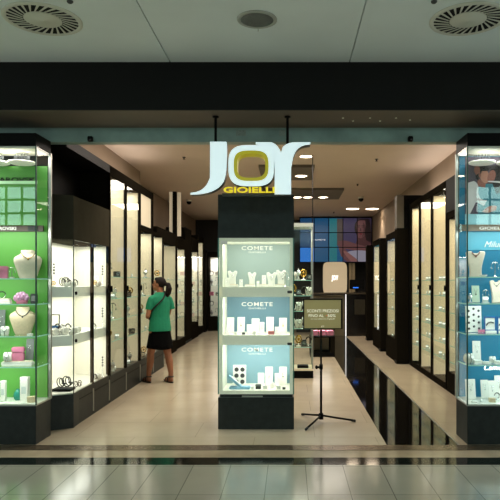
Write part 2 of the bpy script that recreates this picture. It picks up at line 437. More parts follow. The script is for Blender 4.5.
Yl = [(262,27),(318,27)] + bez((325,29),(345,38),(356,66)) + bez((362,45),(380,28),(405,27)) + [(465,27),(464,35)] + bez((455,36),(412,38),(400,85)) + [(393,120),(393,220),(332,220)] + [(332,130)] + bez((331,105),(322,45),(262,35))
letter(Yl, 'glowing white letter Y with curved arms')
def sq(cx, cy, hx, hy, n=40, e=3.2):
    out = []
    for i in range(n):
        a = 2*math.pi*i/n; c_, s_ = math.cos(a), math.sin(a)
        out.append((cx + hx*math.copysign(abs(c_)**(2/e), c_), cy + hy*math.copysign(abs(s_)**(2/e), s_)))
    return out
O1 = [Z3(*p) for p in sq(246,116,84,76)]; O2 = [Z3(*p) for p in sq(246,117,64,56)]; O3 = [Z3(*p) for p in sq(246,117,52,44)]
b = MB(); b.ringprism(O1, O2, 'y', SY-0.026, SY+0.10); q = b.build('letter', SIDE, sign); q['label'] = 'glowing white letter O with a yellow inner ring'
b = MB(); b.ringprism(O1, O2, 'y', SY-0.034, SY-0.026); b.build('letter_face', FACE, q)
b = MB(); b.ringprism(O2, O3, 'y', SY-0.045, SY+0.10); b.build('inner_ring', mat('yellow acrylic ring', (176,166,16), 0.35, emit=0.4), q)
YEL = mat('yellow lettering', (214,196,30), 0.4, emit=0.75, ergb=(230,205,20))
p = P(249.5, 193.0, SY); text('lettering', 'GIOIELLI', 0.072, YEL, sign, (p.x, SY-0.03, p.z), width=51/F*SY, bold=0.002, extrude=0.008)
b = MB(); a_ = P(222,194.2,SY); c_ = P(277,193.2,SY); b.box(a_.x, c_.x, SY+0.01, SY+0.09, P(0,195.2,SY).z, c_.z+0.001); b.build('base_rail', SIDE, sign)
for px, ptop in ((215, 115), (287.5, 115)):
    x = P(px, 142, SY).x
    b = MB(); b.tube([(x, SY+0.05, 3.107), (x, SY+0.05, P(px,143,SY).z-0.02)], 0.013, 10); b.tube([(x, SY+0.05, 3.1075), (x, SY+0.05, 3.094)], 0.03, 10)
    b.build('hanging_rod', BLACK, sign, True)

# ================================================================== CENTRAL DISPLAY PILLAR
PX0, PX1, PY0, PY1 = -0.757, 0.042, 6.20, 6.72
pil = thing('display_pillar', 'dark stone pillar with three lit showcases, under the hanging sign', 'display case', ((PX0+PX1)/2, PY0, 0))
b = MB(); b.box(PX0, PX1, PY0+0.006, PY1, 0, 0.335, 0.003); b.box(PX0+0.02, PX1-0.02, PY0+0.03, PY1-0.01, 0.335, 0.365); b.build('base', DKSTONE, pil)
b = MB(); b.box(PX0+0.25, PX1-0.33, PY0+0.012, PY0+0.03, 0.337, 0.35); b.build('metal_strip', ALU, pil)
b = MB(); b.box(PX0, PX1, PY0, PY1, 2.015, 2.47, 0.003); b.build('header', DKSTONE, pil)
CF = mat('self-lit pale green frame lacquer', (222,222,204), 0.5, var=0.03, emit=0.24)  # glow brightens the unlit front faces of the frame
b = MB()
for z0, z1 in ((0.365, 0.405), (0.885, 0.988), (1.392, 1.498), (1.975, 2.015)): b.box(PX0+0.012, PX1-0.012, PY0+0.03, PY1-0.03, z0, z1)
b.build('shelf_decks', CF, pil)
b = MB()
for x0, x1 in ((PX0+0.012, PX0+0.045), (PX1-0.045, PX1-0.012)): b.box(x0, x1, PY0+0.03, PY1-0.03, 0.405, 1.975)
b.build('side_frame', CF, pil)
b = MB(); b.box(PX0+0.012, PX1-0.012, PY1-0.03, PY1-0.005, 0.365, 2.015); b.build('back_board', DKGREY, pil)
for k, (z0, z1, col, er) in enumerate(((1.498,1.975,(146,162,158),0.04), (0.988,1.392,(100,134,150),0.04), (0.405,0.885,(136,172,186),0.05))):
    b = MB(); b.box(PX0+0.045, PX1-0.045, PY1-0.045, PY1-0.03, z0, z1)
    q = b.build('back_panel', mat('showcase blue %d' % k, col, 0.6, emit=er, var=0.03, scale=2), pil); q['label'] = ['grey green back panel of the top showcase', 'steel blue back panel of the middle showcase', 'light blue back panel of the bottom showcase'][k]
    y = PY1-0.047; cx = P(257, 0, y).x; zt = [P(0,250,y).z, P(0,306,y).z, P(0,351.5,y).z][k]
    text('lettering', 'COMETE', 0.062, WHITE, q, (cx, y, zt), width=31/F*y, bold=0.0005, extrude=0.002, spacing=1.15)
    text('small_lettering', 'GIOIELLI', 0.024, WHITE, q, (cx, y, zt-0.034), width=17/F*y, extrude=0.001)
    area(((PX0+PX1)/2, PY0+0.06, z1-0.012), (R(30),0,0), 0.62, 0.06, [3.8,3.6,4.2][k], (1.0,0.985,0.95))
b = MB(); b.box(PX0, PX1, PY0, PY0+0.008, 0.37, 2.012); b.build('front_glass', GLASS, pil)
b = MB(); b.box(PX0, PX0+0.008, PY0+0.008, PY1-0.03, 0.37, 2.012); b.box(PX1-0.008, PX1, PY0+0.008, PY1-0.03, 0.37, 2.012); b.build('side_glass', GLASSG, pil)
b = MB(); b.box(PX0-0.001, PX0+0.010, PY0-0.001, PY0+0.010, 0.37, 2.012); b.box(PX1-0.010, PX1+0.001, PY0-0.001, PY0+0.010, 0.37, 2.012); b.build('glass_edge', mat('dark green glass edge', (56,120,104), 0.3), pil)
for z in (1.445, 0.90):
    b = MB(); b.box(PX1-0.07, PX1-0.02, PY0-0.012, PY0, z-0.014, z+0.014, 0.003); b.build('lock', DKGREY, pil)
b = MB(); b.box(PX0+0.03, PX0+0.10, PY0-0.003, PY0, 1.945, 1.985); b.build('label_sticker', WHITE, pil)

# ---------------------------------------------------------------- item kinds (fronts face -Y, base at z=0)
def kind(n):
    def d(f): BUILDERS[n] = f; return f
    return d
def bust_mesh():
    b = MB(); b.lathe([(0.052,0.0),(0.060,0.008),(0.068,0.03),(0.077,0.07),(0.088,0.11),(0.097,0.145),(0.101,0.172),(0.097,0.192),(0.084,0.208),(0.064,0.220),(0.052,0.232),(0.048,0.248),(0.049,0.262),(0.044,0.265)], (0,0,0), 24, 1.0, 0.6)
    return b
@kind('bust')
def _():
    t = thing('necklace_bust', '', 'display bust'); bust_mesh().build('bust_form', CREAM, t, True)
    b = MB(); b.lathe([(0.040,0.2655),(0.041,0.2675),(0.03,0.269)], (0,0,0), 20, 1, 0.62); b.build('neck_cap', CREAM2, t, True); return t
@kind('linen_bust')
def _():
    t = thing('necklace_bust', '', 'display bust'); bust_mesh().build('bust_form', CREAM2, t, True)
    b = MB(); b.lathe([(0.040,0.2655),(0.041,0.2675),(0.03,0.269)], (0,0,0), 20, 1, 0.62); b.build('neck_cap', DKGREY, t, True); return t
@kind('flat_bust')
def _():
    t = thing('necklace_bust', '', 'display bust')
    o = [(-0.055,0),(0.055,0),(0.05,0.05)] + bez((0.052,0.10),(0.07,0.18),(0.082,0.225),5) + bez((0.078,0.245),(0.05,0.247),(0.034,0.247),4) + bez((0.03,0.232),(0.0,0.222),(-0.03,0.232),5) + bez((-0.034,0.247),(-0.06,0.25),(-0.082,0.24),4) + bez((-0.085,0.225),(-0.06,0.14),(-0.05,0.05),5)
    b = MB(); b.prism(o, 'y', -0.018, 0.018); q = b.build('bust_form', CREAM, t)
    md = q.modifiers.new('bevel', 'BEVEL'); md.width = 0.008; md.segments = 2
    b = MB(); b.prism([(0.015,0),(0.07,0),(0.07,0.006),(0.018,0.15)], 'x', -0.02, 0.02); b.build('easel_back', WHITE, t); return t
@kind('small_bust')
def _():
    t = thing('small_bust', '', 'display bust')
    o = [(-0.031,0),(0.031,0),(0.030,0.04)] + bez((0.031,0.07),(0.040,0.095),(0.046,0.112),5) + bez((0.044,0.128),(0.03,0.131),(0.022,0.133),4) + bez((0.016,0.124),(0,0.106),(-0.016,0.124),6) + bez((-0.022,0.133),(-0.03,0.131),(-0.044,0.128),4) + bez((-0.046,0.112),(-0.040,0.095),(-0.030,0.04),5)
    b = MB(); b.prism(o, 'y', -0.014, 0.014); q = b.build('bust_form', WHITE, t)
    md = q.modifiers.new('bevel', 'BEVEL'); md.width = 0.005; md.segments = 2
    b = MB(); b.tube([(-0.016,-0.0155,0.10),(0.0,-0.017,0.075),(0.016,-0.0155,0.10)], 0.0016, 6); b.ell((0,-0.018,0.072), 0.005, 0.003, 0.006, 8, 6); b.build('pendant', SILVER, t, True); return t
def card_kind(n, m, jm):
    @kind(n)
    def _():
        t = thing('jewellery_card', '', 'display card')
        b = MB(); b.obox((0,0.012,0.0815), (1,0,0), (0,1,-0.16), (0,0.16,1), 0.038, 0.004, 0.08); b.build('card', m, t)
        b = MB(); b.obox((0,0.03,0.045), (1,0,0), (0,1,0.5), (0,-0.5,1), 0.012, 0.002, 0.045); b.build('strut', m, t)
        b = MB(); b.tube([(-0.014,0.008,0.125),(0,0.0,0.085),(0.014,0.008,0.125)], 0.0016, 6); b.ell((0,-0.001,0.078), 0.006, 0.003, 0.008, 8, 6); b.build('pendant', jm, t, True); return t
card_kind('card', WHITE, SILVER); card_kind('gold_card', WHITE, GOLD); card_kind('grey_card', GREYC, SILVER); card_kind('green_card', PLGREEN, DKGREY)
def box_kind(n, m, m2=None):
    @kind(n)
    def _():
        t = thing('gift_box', '', 'box')
        b = MB(); b.box(-0.03,0.03,-0.03,0.03,0,0.036,0.003); b.build('body', m, t)
        b = MB(); b.box(-0.032,0.032,-0.032,0.032,0.036,0.06,0.004); b.build('lid', m2 or m, t); return t
box_kind('white_box', WHITE); box_kind('pink_box', PINK); box_kind('dark_box', DKGREY, GREYC); box_kind('red_box', REDBOX); box_kind('linen_box', CREAM2)
@kind('riser')
def _():
    t = thing('display_riser', '', 'riser')
    b = MB(); b.box(-0.05,0.05,-0.035,0.035,0,0.022,0.003); b.build('body', WHITE, t)
    b = MB(); b.box(-0.046,0.046,-0.031,0.031,0.022,0.027,0.001); b.build('pad', CREAM, t); return t
@kind('earring_stand')
def _():
    t = thing('earring_stand', '', 'earring stand')
    b = MB(); b.lathe([(0.026,0),(0.026,0.004),(0.006,0.010),(0.004,0.02),(0.004,0.125),(0.002,0.13)], (0,0,0), 14); b.build('stem', CHROME, t, True)
    b = MB(); b.tube([(-0.03,0,0.112),(-0.02,0,0.128),(0,0,0.134),(0.02,0,0.128),(0.03,0,0.112)], 0.004, 8); b.build('crossbar', CHROME, t, True)
    for s in (-1,1):
        b = MB(); b.tube([(s*0.03,0,0.112),(s*0.03,0,0.085)], 0.0015, 6); b.ell((s*0.03,-0.001,0.078), 0.007,0.006,0.010,10,6)
        b.build('earring', SILVER, t, True)
    return t
@kind('bracelet_ring')
def _():
    t = thing('bracelet', '', 'bracelet')
    b = MB(); b.torus((0,0,0.036), 0.032, 0.0045, 'y', 22, 8); b.build('band', SILVER, t, True)
    b = MB()
    for i in range(9):
        a = R(20+i*17.5); b.ell((0.032*math.cos(a), -0.004, 0.036+0.032*math.sin(a)), 0.006,0.006,0.006,8,6)
    b.build('stones', GUN, t, True); return t
@kind('dark_bracelet')
def _():
    t = thing('bracelet', '', 'bracelet')
    b = MB(); pts = []
    for i in range(40):
        a = i/40*math.pi*4; r_ = 0.045-0.012*i/40
        pts.append((r_*math.cos(a), -0.02+0.04*i/40, 0.05+r_*math.sin(a)))
    b.tube(pts, 0.0045, 7); b.build('band', GUN, t, True)
    b = MB(); b.ell(pts[0], 0.010,0.008,0.010,10,6); b.ell(pts[-1], 0.009,0.008,0.009,10,6); b.build('end_beads', DKGREY, t, True); return t
@kind('watch')
def _():
    t = thing('wristwatch', '', 'watch')
    b = MB(); b.lathe([(0.030,-0.028),(0.034,-0.024),(0.034,0.024),(0.030,0.028)], (0,0,0), 18)
    for v in b.bm.verts: v.co = Vector((v.co.z, v.co.y, v.co.x+0.034))
    b.build('cushion', WHITE, t, True)
    b = MB(); b.torus((0,0,0.034), 0.0365, 0.0035, 'x', 22, 6); b.build('strap', SILVER, t, True)
    b = MB(); b.tube([(0,-0.036,0.046),(0,-0.046,0.049)], 0.018, 18); q = b.build('case', SILVER, t)
    b = MB(); b.tube([(0,-0.046,0.049),(0,-0.0475,0.0495)], 0.0145, 18); b.build('dial', WHITE, q); return t
@kind('stone_ring')
def _():
    t = thing('ring', '', 'ring')
    b = MB(); b.lathe([(0.013,0),(0.012,0.004),(0.005,0.034),(0.003,0.038)], (0,0,0), 14); b.build('cone', ACRYL, t, True)
    b = MB(); b.torus((0,0,0.022), 0.0095, 0.0016, 'z', 16, 6); b.build('band', SILVER, t, True)
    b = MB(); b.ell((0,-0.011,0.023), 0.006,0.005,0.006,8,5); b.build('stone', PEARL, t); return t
@kind('pearl_stud')
def _():
    t = thing('pearl_earrings', '', 'earrings')
    b = MB(); b.box(-0.02,0.02,-0.012,0.012,0,0.006); b.box(-0.018,0.018,0.002,0.006,0.006,0.04); b.build('stand', ACRYL, t)
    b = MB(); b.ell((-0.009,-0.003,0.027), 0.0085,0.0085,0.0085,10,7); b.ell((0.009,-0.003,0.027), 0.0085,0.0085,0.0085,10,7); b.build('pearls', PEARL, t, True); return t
@kind('trinket')
def _():
    t = thing('crystal_figurine', '', 'figurine')
    b = MB(); b.lathe([(0.022,0),(0.024,0.006),(0.010,0.016),(0.007,0.03),(0.018,0.045),(0.024,0.06),(0.016,0.078),(0.004,0.085)], (0,0,0), 9); b.build('body', mat('faceted crystal', (225,232,236), 0.06, metal=0.6, var=0.15, scale=80), t)
    b = MB(); b.ell((0,0,0.092), 0.008,0.008,0.008,8,5); b.build('tip', SILVER, t); return t
@kind('dark_trinket')
def _():
    t = thing('small_case', '', 'jewellery case')
    b = MB(); b.box(-0.026,0.026,-0.022,0.022,0,0.05,0.004); b.build('body', DKGREY, t)
    b = MB(); b.box(-0.018,0.018,-0.024,-0.021,0.012,0.040); b.build('inlay', SILVER, t); return t
@kind('warm_trinket')
def _():
    t = thing('gold_ornament', '', 'ornament')
    b = MB(); b.lathe([(0.026,0),(0.026,0.005),(0.006,0.012),(0.006,0.03)], (0,0,0), 12); b.build('foot', WHITE, t, True)
    b = MB(); b.torus((0,0,0.058), 0.028, 0.007, 'y', 18, 7); b.ell((0,0,0.058), 0.014,0.008,0.014,10,6); b.build('ring', GOLD, t, True); return t
def necklace(busts, mtl, name, label, big=False, flat=False):
    """chain lying on a bust; busts = (location, rz, scale)"""
    loc, rz, s = busts
    t = thing('necklace', label, 'necklace', loc); t.rotation_euler = (0,0,rz); t.scale = (s,s,s)
    pts = []
    if flat:
        for i in range(13):
            u = -1 + 2*i/12; pts.append((0.036*u, -0.021, 0.232 - 0.034*(1-u*u)))
    else:
        for i in range(15):
            u = -1 + 2*i/14; z = 0.212 - 0.05*(1-u*u); x = 0.056*u
            rr = 0.104 - max(0, (z-0.18))*1.1 if z > 0.18 else 0.098
            y = -0.6*math.sqrt(max(0.0008, rr*rr-x*x)) - 0.004
            pts.append((x, y, z))
    q = MB(); q.tube(pts, 0.0045 if big else 0.0028, 7)
    cc = [v for v in q.bm.verts]
    me_root = bpy.data.objects.new  # (kept local)
    o = MB.build(q, 'chain', mtl, None, True); o.parent = t
    q = MB(); m_ = pts[len(pts)//2]
    q.ell((m_[0], m_[1]-0.002, m_[2]-0.007), 0.007,0.004,0.009,10,6)
    o = MB.build(q, 'pendant', mtl, None, True); o.parent = t
    return t

# ---------------------------------------------------------------- things in the central showcases
def on(px, Y, z): return Vector(((px - CX)/F*Y, Y, z))
S1, S2, S3 = 1.498, 0.988, 0.405
top = 'top COMETE showcase'
for i, (px, Y, w) in enumerate(((233, 6.42, 1.15), (250, 6.42, 1.1), (264, 6.42, 1.0), (280, 6.42, 1.35))):
    inst('riser', on(px, Y, S1), ['first','second','third','fourth'][i] + ' low white riser from left in the ' + top, 0, (w,1,1.0), 'white risers in the top showcase')
for i, (px, Y, z, s, lb) in enumerate(((232.5,6.42,S1+.027,1.12,'left white V-neck necklace bust in the top showcase'), (252,6.42,S1+.027,1.0,'middle white necklace bust in the top showcase'), (271.5,6.40,S1,1.2,'white necklace bust second from right in the top showcase'), (281,6.42,S1+.027,1.18,'tallest white necklace bust, far right of the top showcase'))):
    inst('small_bust', on(px, Y, z), lb, 0, s, 'white necklace busts in the top showcase')
for px, Y, s, lb in ((227,6.36,0.62,'small white card at far left of the top showcase'), (241,6.36,0.5,'smallest white card between left and middle bust, top showcase'), (264,6.40,0.62,'white card right of centre in the top showcase'), (258,6.36,0.40,'low white block card beside the middle bust, top showcase')):
    inst('card', on(px, Y, S1 + (0.027 if px == 264 else 0)), lb, 0, s)
inst('earring_stand', on(285.5, 6.36, S1+0.0), 'thin silver earring stand at far right of the top showcase', 0.5, 1.15)
for px, Y, s, k, lb in ((230.5,6.45,(1.0,1,1.08),'card','far left tall white card in the middle showcase'), (241,6.45,(1.05,1,1.10),'gold_card','white card with gold pendant, second tall one in the middle showcase'), (255.5,6.45,(1.1,1,1.0),'card','broad white card at centre of the middle showcase'), (270,6.47,(1.05,1,1.1),'card','tall white card right of centre in the middle showcase'), (283,6.45,(1.1,1,1.05),'gold_card','far right white card with gold pendant in the middle showcase'),
                         (249.5,6.36,(0.8,1,0.65),'card','short white card left of centre in the middle showcase'), (262,6.36,(0.65,1,0.8),'gold_card','narrow white card with gold pendant right of the broad centre card'), (227.5,6.32,(0.6,1,0.36),'card','small low white card at left front of the middle showcase'), (277,6.34,(0.6,1,0.5),'card','small white card before the far right card, middle showcase')):
    inst(k, on(px, Y, S2), lb, 0, s)
inst('red_box', on(271.3, 6.32, S2), 'dusty red gift box at right front of the middle showcase', 0, (1.1,0.8,0.6))
inst('dark_box', on(243.5, 6.31, S2), 'small dark grey gift box at left front of the middle showcase', 0, (0.55,0.6,0.4))
for px, s, lb in ((236,0.5,'small white gift box between the two left cards, middle showcase'), (254,0.62,'white gift box before the broad centre card, middle showcase')):
    inst('white_box', on(px, 6.30, S2), lb, 0, s)
# bottom showcase
c = on(239.5, 6.52, S3)
t = thing('ring_board', 'white upright board with six black discs in the bottom showcase', 'display board', c)
b = MB(); b.obox((c.x, c.y+0.01, c.z+0.115), (1,0,0), (0,1,-0.12), (0,0.12,1), 0.072, 0.005, 0.112); b.build('board', WHITE, t)
b = MB()
for i in range(2):
    for j in range(3):
        zz = 0.045 + j*0.066; b.tube([(c.x-0.033+i*0.066, c.y+0.0035+(zz-0.115)*0.12+0.001, c.z+zz), (c.x-0.033+i*0.066, c.y-0.006+(zz-0.115)*0.12, c.z+zz)], 0.024, 18)
b.build('discs', DKGREY, t)
c = on(239, 6.32, S3)
t = thing('pen_stand', 'light blue open wedge stand at left front of the bottom showcase', 'display stand', c)
b = MB(); b.box(c.x-0.10, c.x+0.12, c.y-0.045, c.y+0.045, c.z, c.z+0.028, 0.004); b.build('tray', SKYB, t)
b = MB(); b.obox((c.x-0.045, c.y, c.z+0.082), (0.75,0,-0.66), (0,1,0), (0.66,0,0.75), 0.085, 0.04, 0.012); b.build('lid', SKYB, t)
b = MB(); b.obox((c.x-0.035, c.y, c.z+0.092), (0.75,0,-0.66), (0,1,0), (0.66,0,0.75), 0.06, 0.025, 0.004); b.build('cushion', WHITE, t)
for px, Y, s, k, lb in ((261,6.48,(0.95,1,0.9),'card','white card at centre of the bottom showcase, left of the tallest'), (269,6.52,(1.1,1,1.28),'card','tall white card at centre right of the bottom showcase'), (283,6.52,(1.1,1,1.28),'card','tall white card at far right of the bottom showcase'), (277,6.46,(0.7,1,0.9),'card','narrow white card between the two tall ones, bottom showcase'), (272,6.34,(0.5,1,0.42),'gold_card','small card with gold pendant at front of the bottom showcase')):
    inst(k, on(px, Y, S3), lb, 0, s)
inst('dark_box', on(258.3, 6.32, S3), 'dark grey gift box at centre front of the bottom showcase', 0, (0.95,0.8,0.85))
inst('dark_box', on(284, 6.30, S3), 'tiny dark gift box at right front of the bottom showcase', 0, (0.55,0.6,0.4))
for px, s, lb in ((265,0.75,'white gift box right of the dark grey box, bottom showcase'), (278.5,0.7,'white gift box before the narrow card, bottom showcase'), (252.5,0.5,'small white gift box right of the light blue stand')):
    inst('white_box', on(px, 6.30, S3), lb, 0, s)

# ================================================================== GREEN SHOW WINDOW (left) / BLUE SHOW WINDOW (right)
def show_window(s, xe, xo, name, label, backm, glow):
    """s=-1 left, +1 right; xe = aisle edge, xo = outer end"""
    x0, x1 = min(xe, xo), max(xe, xo); y0, y1 = 5.62, (5.97 if s < 0 else 6.0)
    t = thing(name, label, 'display case', ((x0+x1)/2, y0, 0))
    b = MB(); b.box(x0, x1, y0, y1, 0, 0.37, 0.003); b.build('base', DKSTONE, t)
    b = MB(); b.box(x0+0.004, x1-0.004, y0+0.004, y1, 0.37, 0.385); b.build('deck', WHITEP, t)
    b = MB(); b.box(x0, x1, y0-0.0, y1+0.0, 2.845, 2.97); b.build('canopy', BLACK, t)
    b = MB(); b.box(x0+0.004, x1-0.004, y0+0.004, y1, 2.825, 2.845); b.build('ceiling_panel', WHITEP, t)
    b = MB(); b.box(x0, x1, y1, y1+0.03, 0.37, 2.845); b.build('back_board', BLACK, t)
    b = MB(); b.box(x0+(0.03 if s>0 else 0), x1-(0.03 if s<0 else 0), y1-0.012, y1, 0.385, 2.72 if s < 0 else 2.825); b.build('back_panel', backm, t)
    b = MB(); b.box(x0, x1, y0, y0+0.008, 0.375, 2.845); b.build('front_glass', GLASSF, t)
    xa = xe
    b = MB(); b.box(min(xa, xa-s*-0.008), max(xa, xa-s*-0.008), y0+0.008, y1-0.02, 0.375, 2.845); b.build('side_glass', GLASSG, t)
    b = MB(); b.box(xa-0.006, xa+0.006, y0-0.002, y0+0.010, 0.375, 2.845); b.build('corner_seam', mat('dark glass seam', (46,84,72), 0.3), t)
    b = MB(); b.box(xa-0.012, xa+0.012, y1-0.03, y1, 0.375, 2.845); b.build('rear_post', ALU, t)
    b = MB(); b.box(x0, x1, y0-0.004, y0+0.004, 0.368, 0.378); b.box(xa-0.003, xa+0.003, y0, y1, 0.368, 0.378); b.build('metal_edge', ALU, t)
    for z in SHZ[s]:
        b = MB(); b.box(x0+0.012, x1-0.012, y0+0.03, y1-0.014, z-0.010, z); q = b.build('shelf', SHELFG, t)
        b = MB(); b.box(x0+0.012, x1-0.012, y0+0.0275, y0+0.03, z-0.010, z); e = xa + (-0.012 if s < 0 else 0.012); b.box(e-0.0015, e+0.0015, y0+0.03, y1-0.014, z-0.010, z); b.build('shelf_edge', EDGEG, q)
    xc = (x0+x1)/2
    area((xc, y0+0.14, 2.815), (R(12),0,0), abs(x1-x0)*0.9, 0.15, 11, glow[0])
    area((xc, y0+0.06, 2.06), (R(30),0,0), abs(x1-x0)*0.9, 0.03, 5.5, glow[1])  # extra strip added to brighten the upper-shelf busts
    for z in SHZ[s]:
        area((xc, y0+0.05, z-0.018), (R(28),0,0), abs(x1-x0)*0.9, 0.03, 2.5, glow[1])
    return t
SHZ = {-1: (1.585, 1.34, 1.03, 0.735), 1: (1.60, 1.345, 1.05, 0.755)}
GREENB = mat('green backlit glass', (84,150,56), 0.5, emit=0.09, ergb=(84,190,64), var=0.05, scale=1.5)
BLUEB  = mat('blue backlit glass', (0,108,140), 0.5, emit=0.18, ergb=(0,130,170), var=0.05, scale=1.5)
gw = show_window(-1, -2.42, -3.7, 'show_window', 'green backlit corner show window at the left edge of the shop front', GREENB, ((1,1,0.95),(1,1,0.95)))
bw = show_window(1, 1.69, 3.3, 'show_window', 'blue backlit corner show window at the right edge of the shop front', BLUEB, ((0.95,1,1),(0.9,0.98,1)))
# lettering inside the green window
YB = 5.957
x = P(37.5, 0, YB).x
b = MB(); z0 = P(0,184,YB).z; z1 = P(0,181,YB).z; b.box(-3.68, x, YB-0.008, YB, z0, z1); b.build('light_band', mat('pale green band', (196,235,190), 0.5, emit=0.2), gw)
text('lettering', 'SWAROVSKI', 0.065, BLACK, gw, (x, YB-0.004, P(0,182,YB).z), width=0.52, align='RIGHT', extrude=0.003, bold=0.001)
b = MB(); ys = 5.90; b.box(-3.68, P(43,0,ys).x, ys, ys+0.02, P(0,231.5,ys).z, P(0,225.5,ys).z); q = b.build('name_rail', mat('dark brown rail', (70,56,44), 0.5), gw)
text('lettering', 'SWAROVSKI', 0.045, WHITE, q, (P(16.5,0,ys).x, ys-0.002, P(0,230,ys).z), align='RIGHT', width=0.28, extrude=0.001, bold=0.0008)
b = MB(); xx = P(28,0,ys).x; b.box(xx-0.0, xx+0.1, ys-0.004, ys, P(0,231,ys).z, P(0,226,ys).z); b.build('rail_plate', DKSTONE, q)
# blue window: couple poster, name rail, script lettering
PO = mat('poster dusk ground', (92,78,92), 0.6, emit=0.03, var=0.12, scale=5)
post = thing('poster', 'photo poster of an embracing couple, top of the blue window', 'poster', (2.2, 5.98, 2.1))
def poly(name, pts, m, par, Y, d=0.002, jit=None):
    b = MB(); b.prism([(P(u,0,Y).x, P(0,v,Y).z) for u, v in pts], 'y', Y-d, Y); return b.build(name, m, par)
Yp = 5.985
poly('ground', [(465,157),(545,157),(545,226),(465,226)], PO, post, Yp, 0.004)
def elp(cx, cy, rx, ry, n=18, rot=0):
    return [(cx + rx*math.cos(a)*math.cos(rot) - ry*math.sin(a)*math.sin(rot), cy + rx*math.cos(a)*math.sin(rot) + ry*math.sin(a)*math.cos(rot)) for a in [2*math.pi*i/n for i in range(n)]]
SK = mat('poster skin', (188,128,108), 0.6, emit=0.06); SK2 = mat('poster skin shade', (150,92,80), 0.6, emit=0.04); HR = mat('poster hair', (36,24,24), 0.6); SH = mat('poster shirt', (214,208,208), 0.6, emit=0.06); PB = mat('poster pale blue', (150,205,215), 0.5, emit=0.18); PT = mat('poster teal', (50,124,140), 0.5, emit=0.04)
poly('teal_patch', [(478,184),(500,184),(545,190),(545,226),(478,226)], PT, post, Yp-0.004)
poly('woman_hair', bez((490,166),(500,160),(503,176),6)+[(503,192),(496,194),(492,182)], HR, post, Yp-0.005)
poly('man_neck', [(477,178),(486,182),(485,188),(478,186)], SK2, post, Yp-0.0055)
poly('man_face', elp(484.5,176,4.6,7.5,rot=-0.25), SK, post, Yp-0.007)
poly('woman_face', elp(491.5,176.5,3.9,6.6,rot=0.3), SK2, post, Yp-0.008)
poly('man_hair', bez((476,178),(474,163),(484,162),6)+bez((491,162),(491,170),(487,171),5)+bez((482,171),(480,176),(478,181),4), HR, post, Yp-0.009)
poly('man_ear', elp(479.8,175.5,1.3,2.2), SK2, post, Yp-0.0095)
poly('caressing_hand', bez((474,171),(474,165),(478,166),4)+[(480,168),(480,173),(476,175)], SK2, post, Yp-0.010)
poly('shirt', [(467,183)] + bez((474,181),(480,184),(478,192),5) + bez((480,198),(484,201),(487,200),5) + [(484,206),(476,202),(470,214),(466,214)], SH, post, Yp-0.010)
poly('hand', bez((482,212),(488,204),(497,206),6) + [(496,210),(488,213)], SK, post, Yp-0.012)
poly('pale_panel', [(465,214),(545,214),(545,226),(465,226)], PB, post, Yp-0.011)
poly('arm_sleeve', [(488,182),(500,183),(512,186),(512,184),(498,181),(488,181)], SH, post, Yp-0.013)
b = MB(); ys = 5.88; b.box(P(461.5,0,ys).x, 3.28, ys, ys+0.02, P(0,231,ys).z, P(0,224.5,ys).z); q = b.build('name_rail', mat('tan brown rail', (112,98,78), 0.5), bw)
text('lettering', 'GIOIELLI', 0.04, WHITE, q, (P(479,0,ys).x, ys-0.002, P(0,229.5,ys).z), align='LEFT', width=0.26, extrude=0.001)
b = MB(); xx = P(461,0,ys).x; b.box(xx-0.012, xx+0.006, ys-0.004, ys+0.024, P(0,232,ys).z, P(0,224,ys).z); b.build('rail_bracket', CHROME, q)
b = MB(); b.box(P(466,0,5.985).x, 3.28, 5.980, 5.987, P(0,250,5.985).z, P(0,232,5.985).z); b.build('pale_band', mat('pale aqua band', (84,168,190), 0.5, emit=0.06), bw)
text('script_lettering', 'Miluna', 0.085, WHITE, bw, (P(484,0,5.97).x, 5.977, P(0,247,5.97).z), align='LEFT', extrude=0.002, shear=0.4)
text('script_lettering', 'Camilla', 0.07, WHITE, bw, (P(483,0,5.70).x, 5.70, P(0,370,5.70).z), align='LEFT', extrude=0.002, shear=0.4)

# hanging mobiles inside the windows
def mobile(px, Y, label, upper):
    t = thing('hanging_mobile', label, 'hanging lamp', (P(px,0,Y).x, Y, 2.825))
    c = P(px, 163, Y); x = c.x; zl = c.z; zu = P(0, 152.5, Y).z
    b = MB(); b.tube([(x,Y,2.825),(x,Y,zl)], 0.002, 6); b.build('cord', GUN, t)
    b = MB(); b.lathe([(0.13,0.0),(0.128,-0.012),(0.11,-0.02),(0.01,-0.022)], (x,Y,zl+0.01), 32); b.build('lower_disc', mat('white lamp disc', (238,232,216), 0.5, emit=0.25), t, True)
    b = MB(); b.lathe([(0.062,0.012),(0.066,0.0),(0.06,-0.008),(0.01,-0.010)], (x,Y,zu), 24); b.build('upper_disc', upper, t, True)
    b = MB()
    for i in range(14):
        a = 2*math.pi*i/14; b.tube([(x+0.055*math.cos(a)*1.3,Y+0.055*math.sin(a),zl+0.01),(x+0.055*math.cos(a)*1.3,Y+0.055*math.sin(a),zu-0.03)], 0.0035, 5)
    b.build('rods', GUN, t); return t
GR = mat('grey lamp disc', (150,150,140), 0.5); YD = mat('yellow lamp disc', (222,206,110), 0.5, emit=0.2)
mobile(22, 5.84, 'hanging white disc mobile with dark rods, nearer corner of green window', GR)
mobile(-4, 5.84, 'hanging white disc mobile with dark rods, cut by left picture edge', GR)
mobile(482, 5.86, 'hanging white disc mobile under a yellow disc, nearer corner of blue window', YD)
mobile(510, 5.86, 'hanging white disc mobile at right picture edge in blue window', YD)

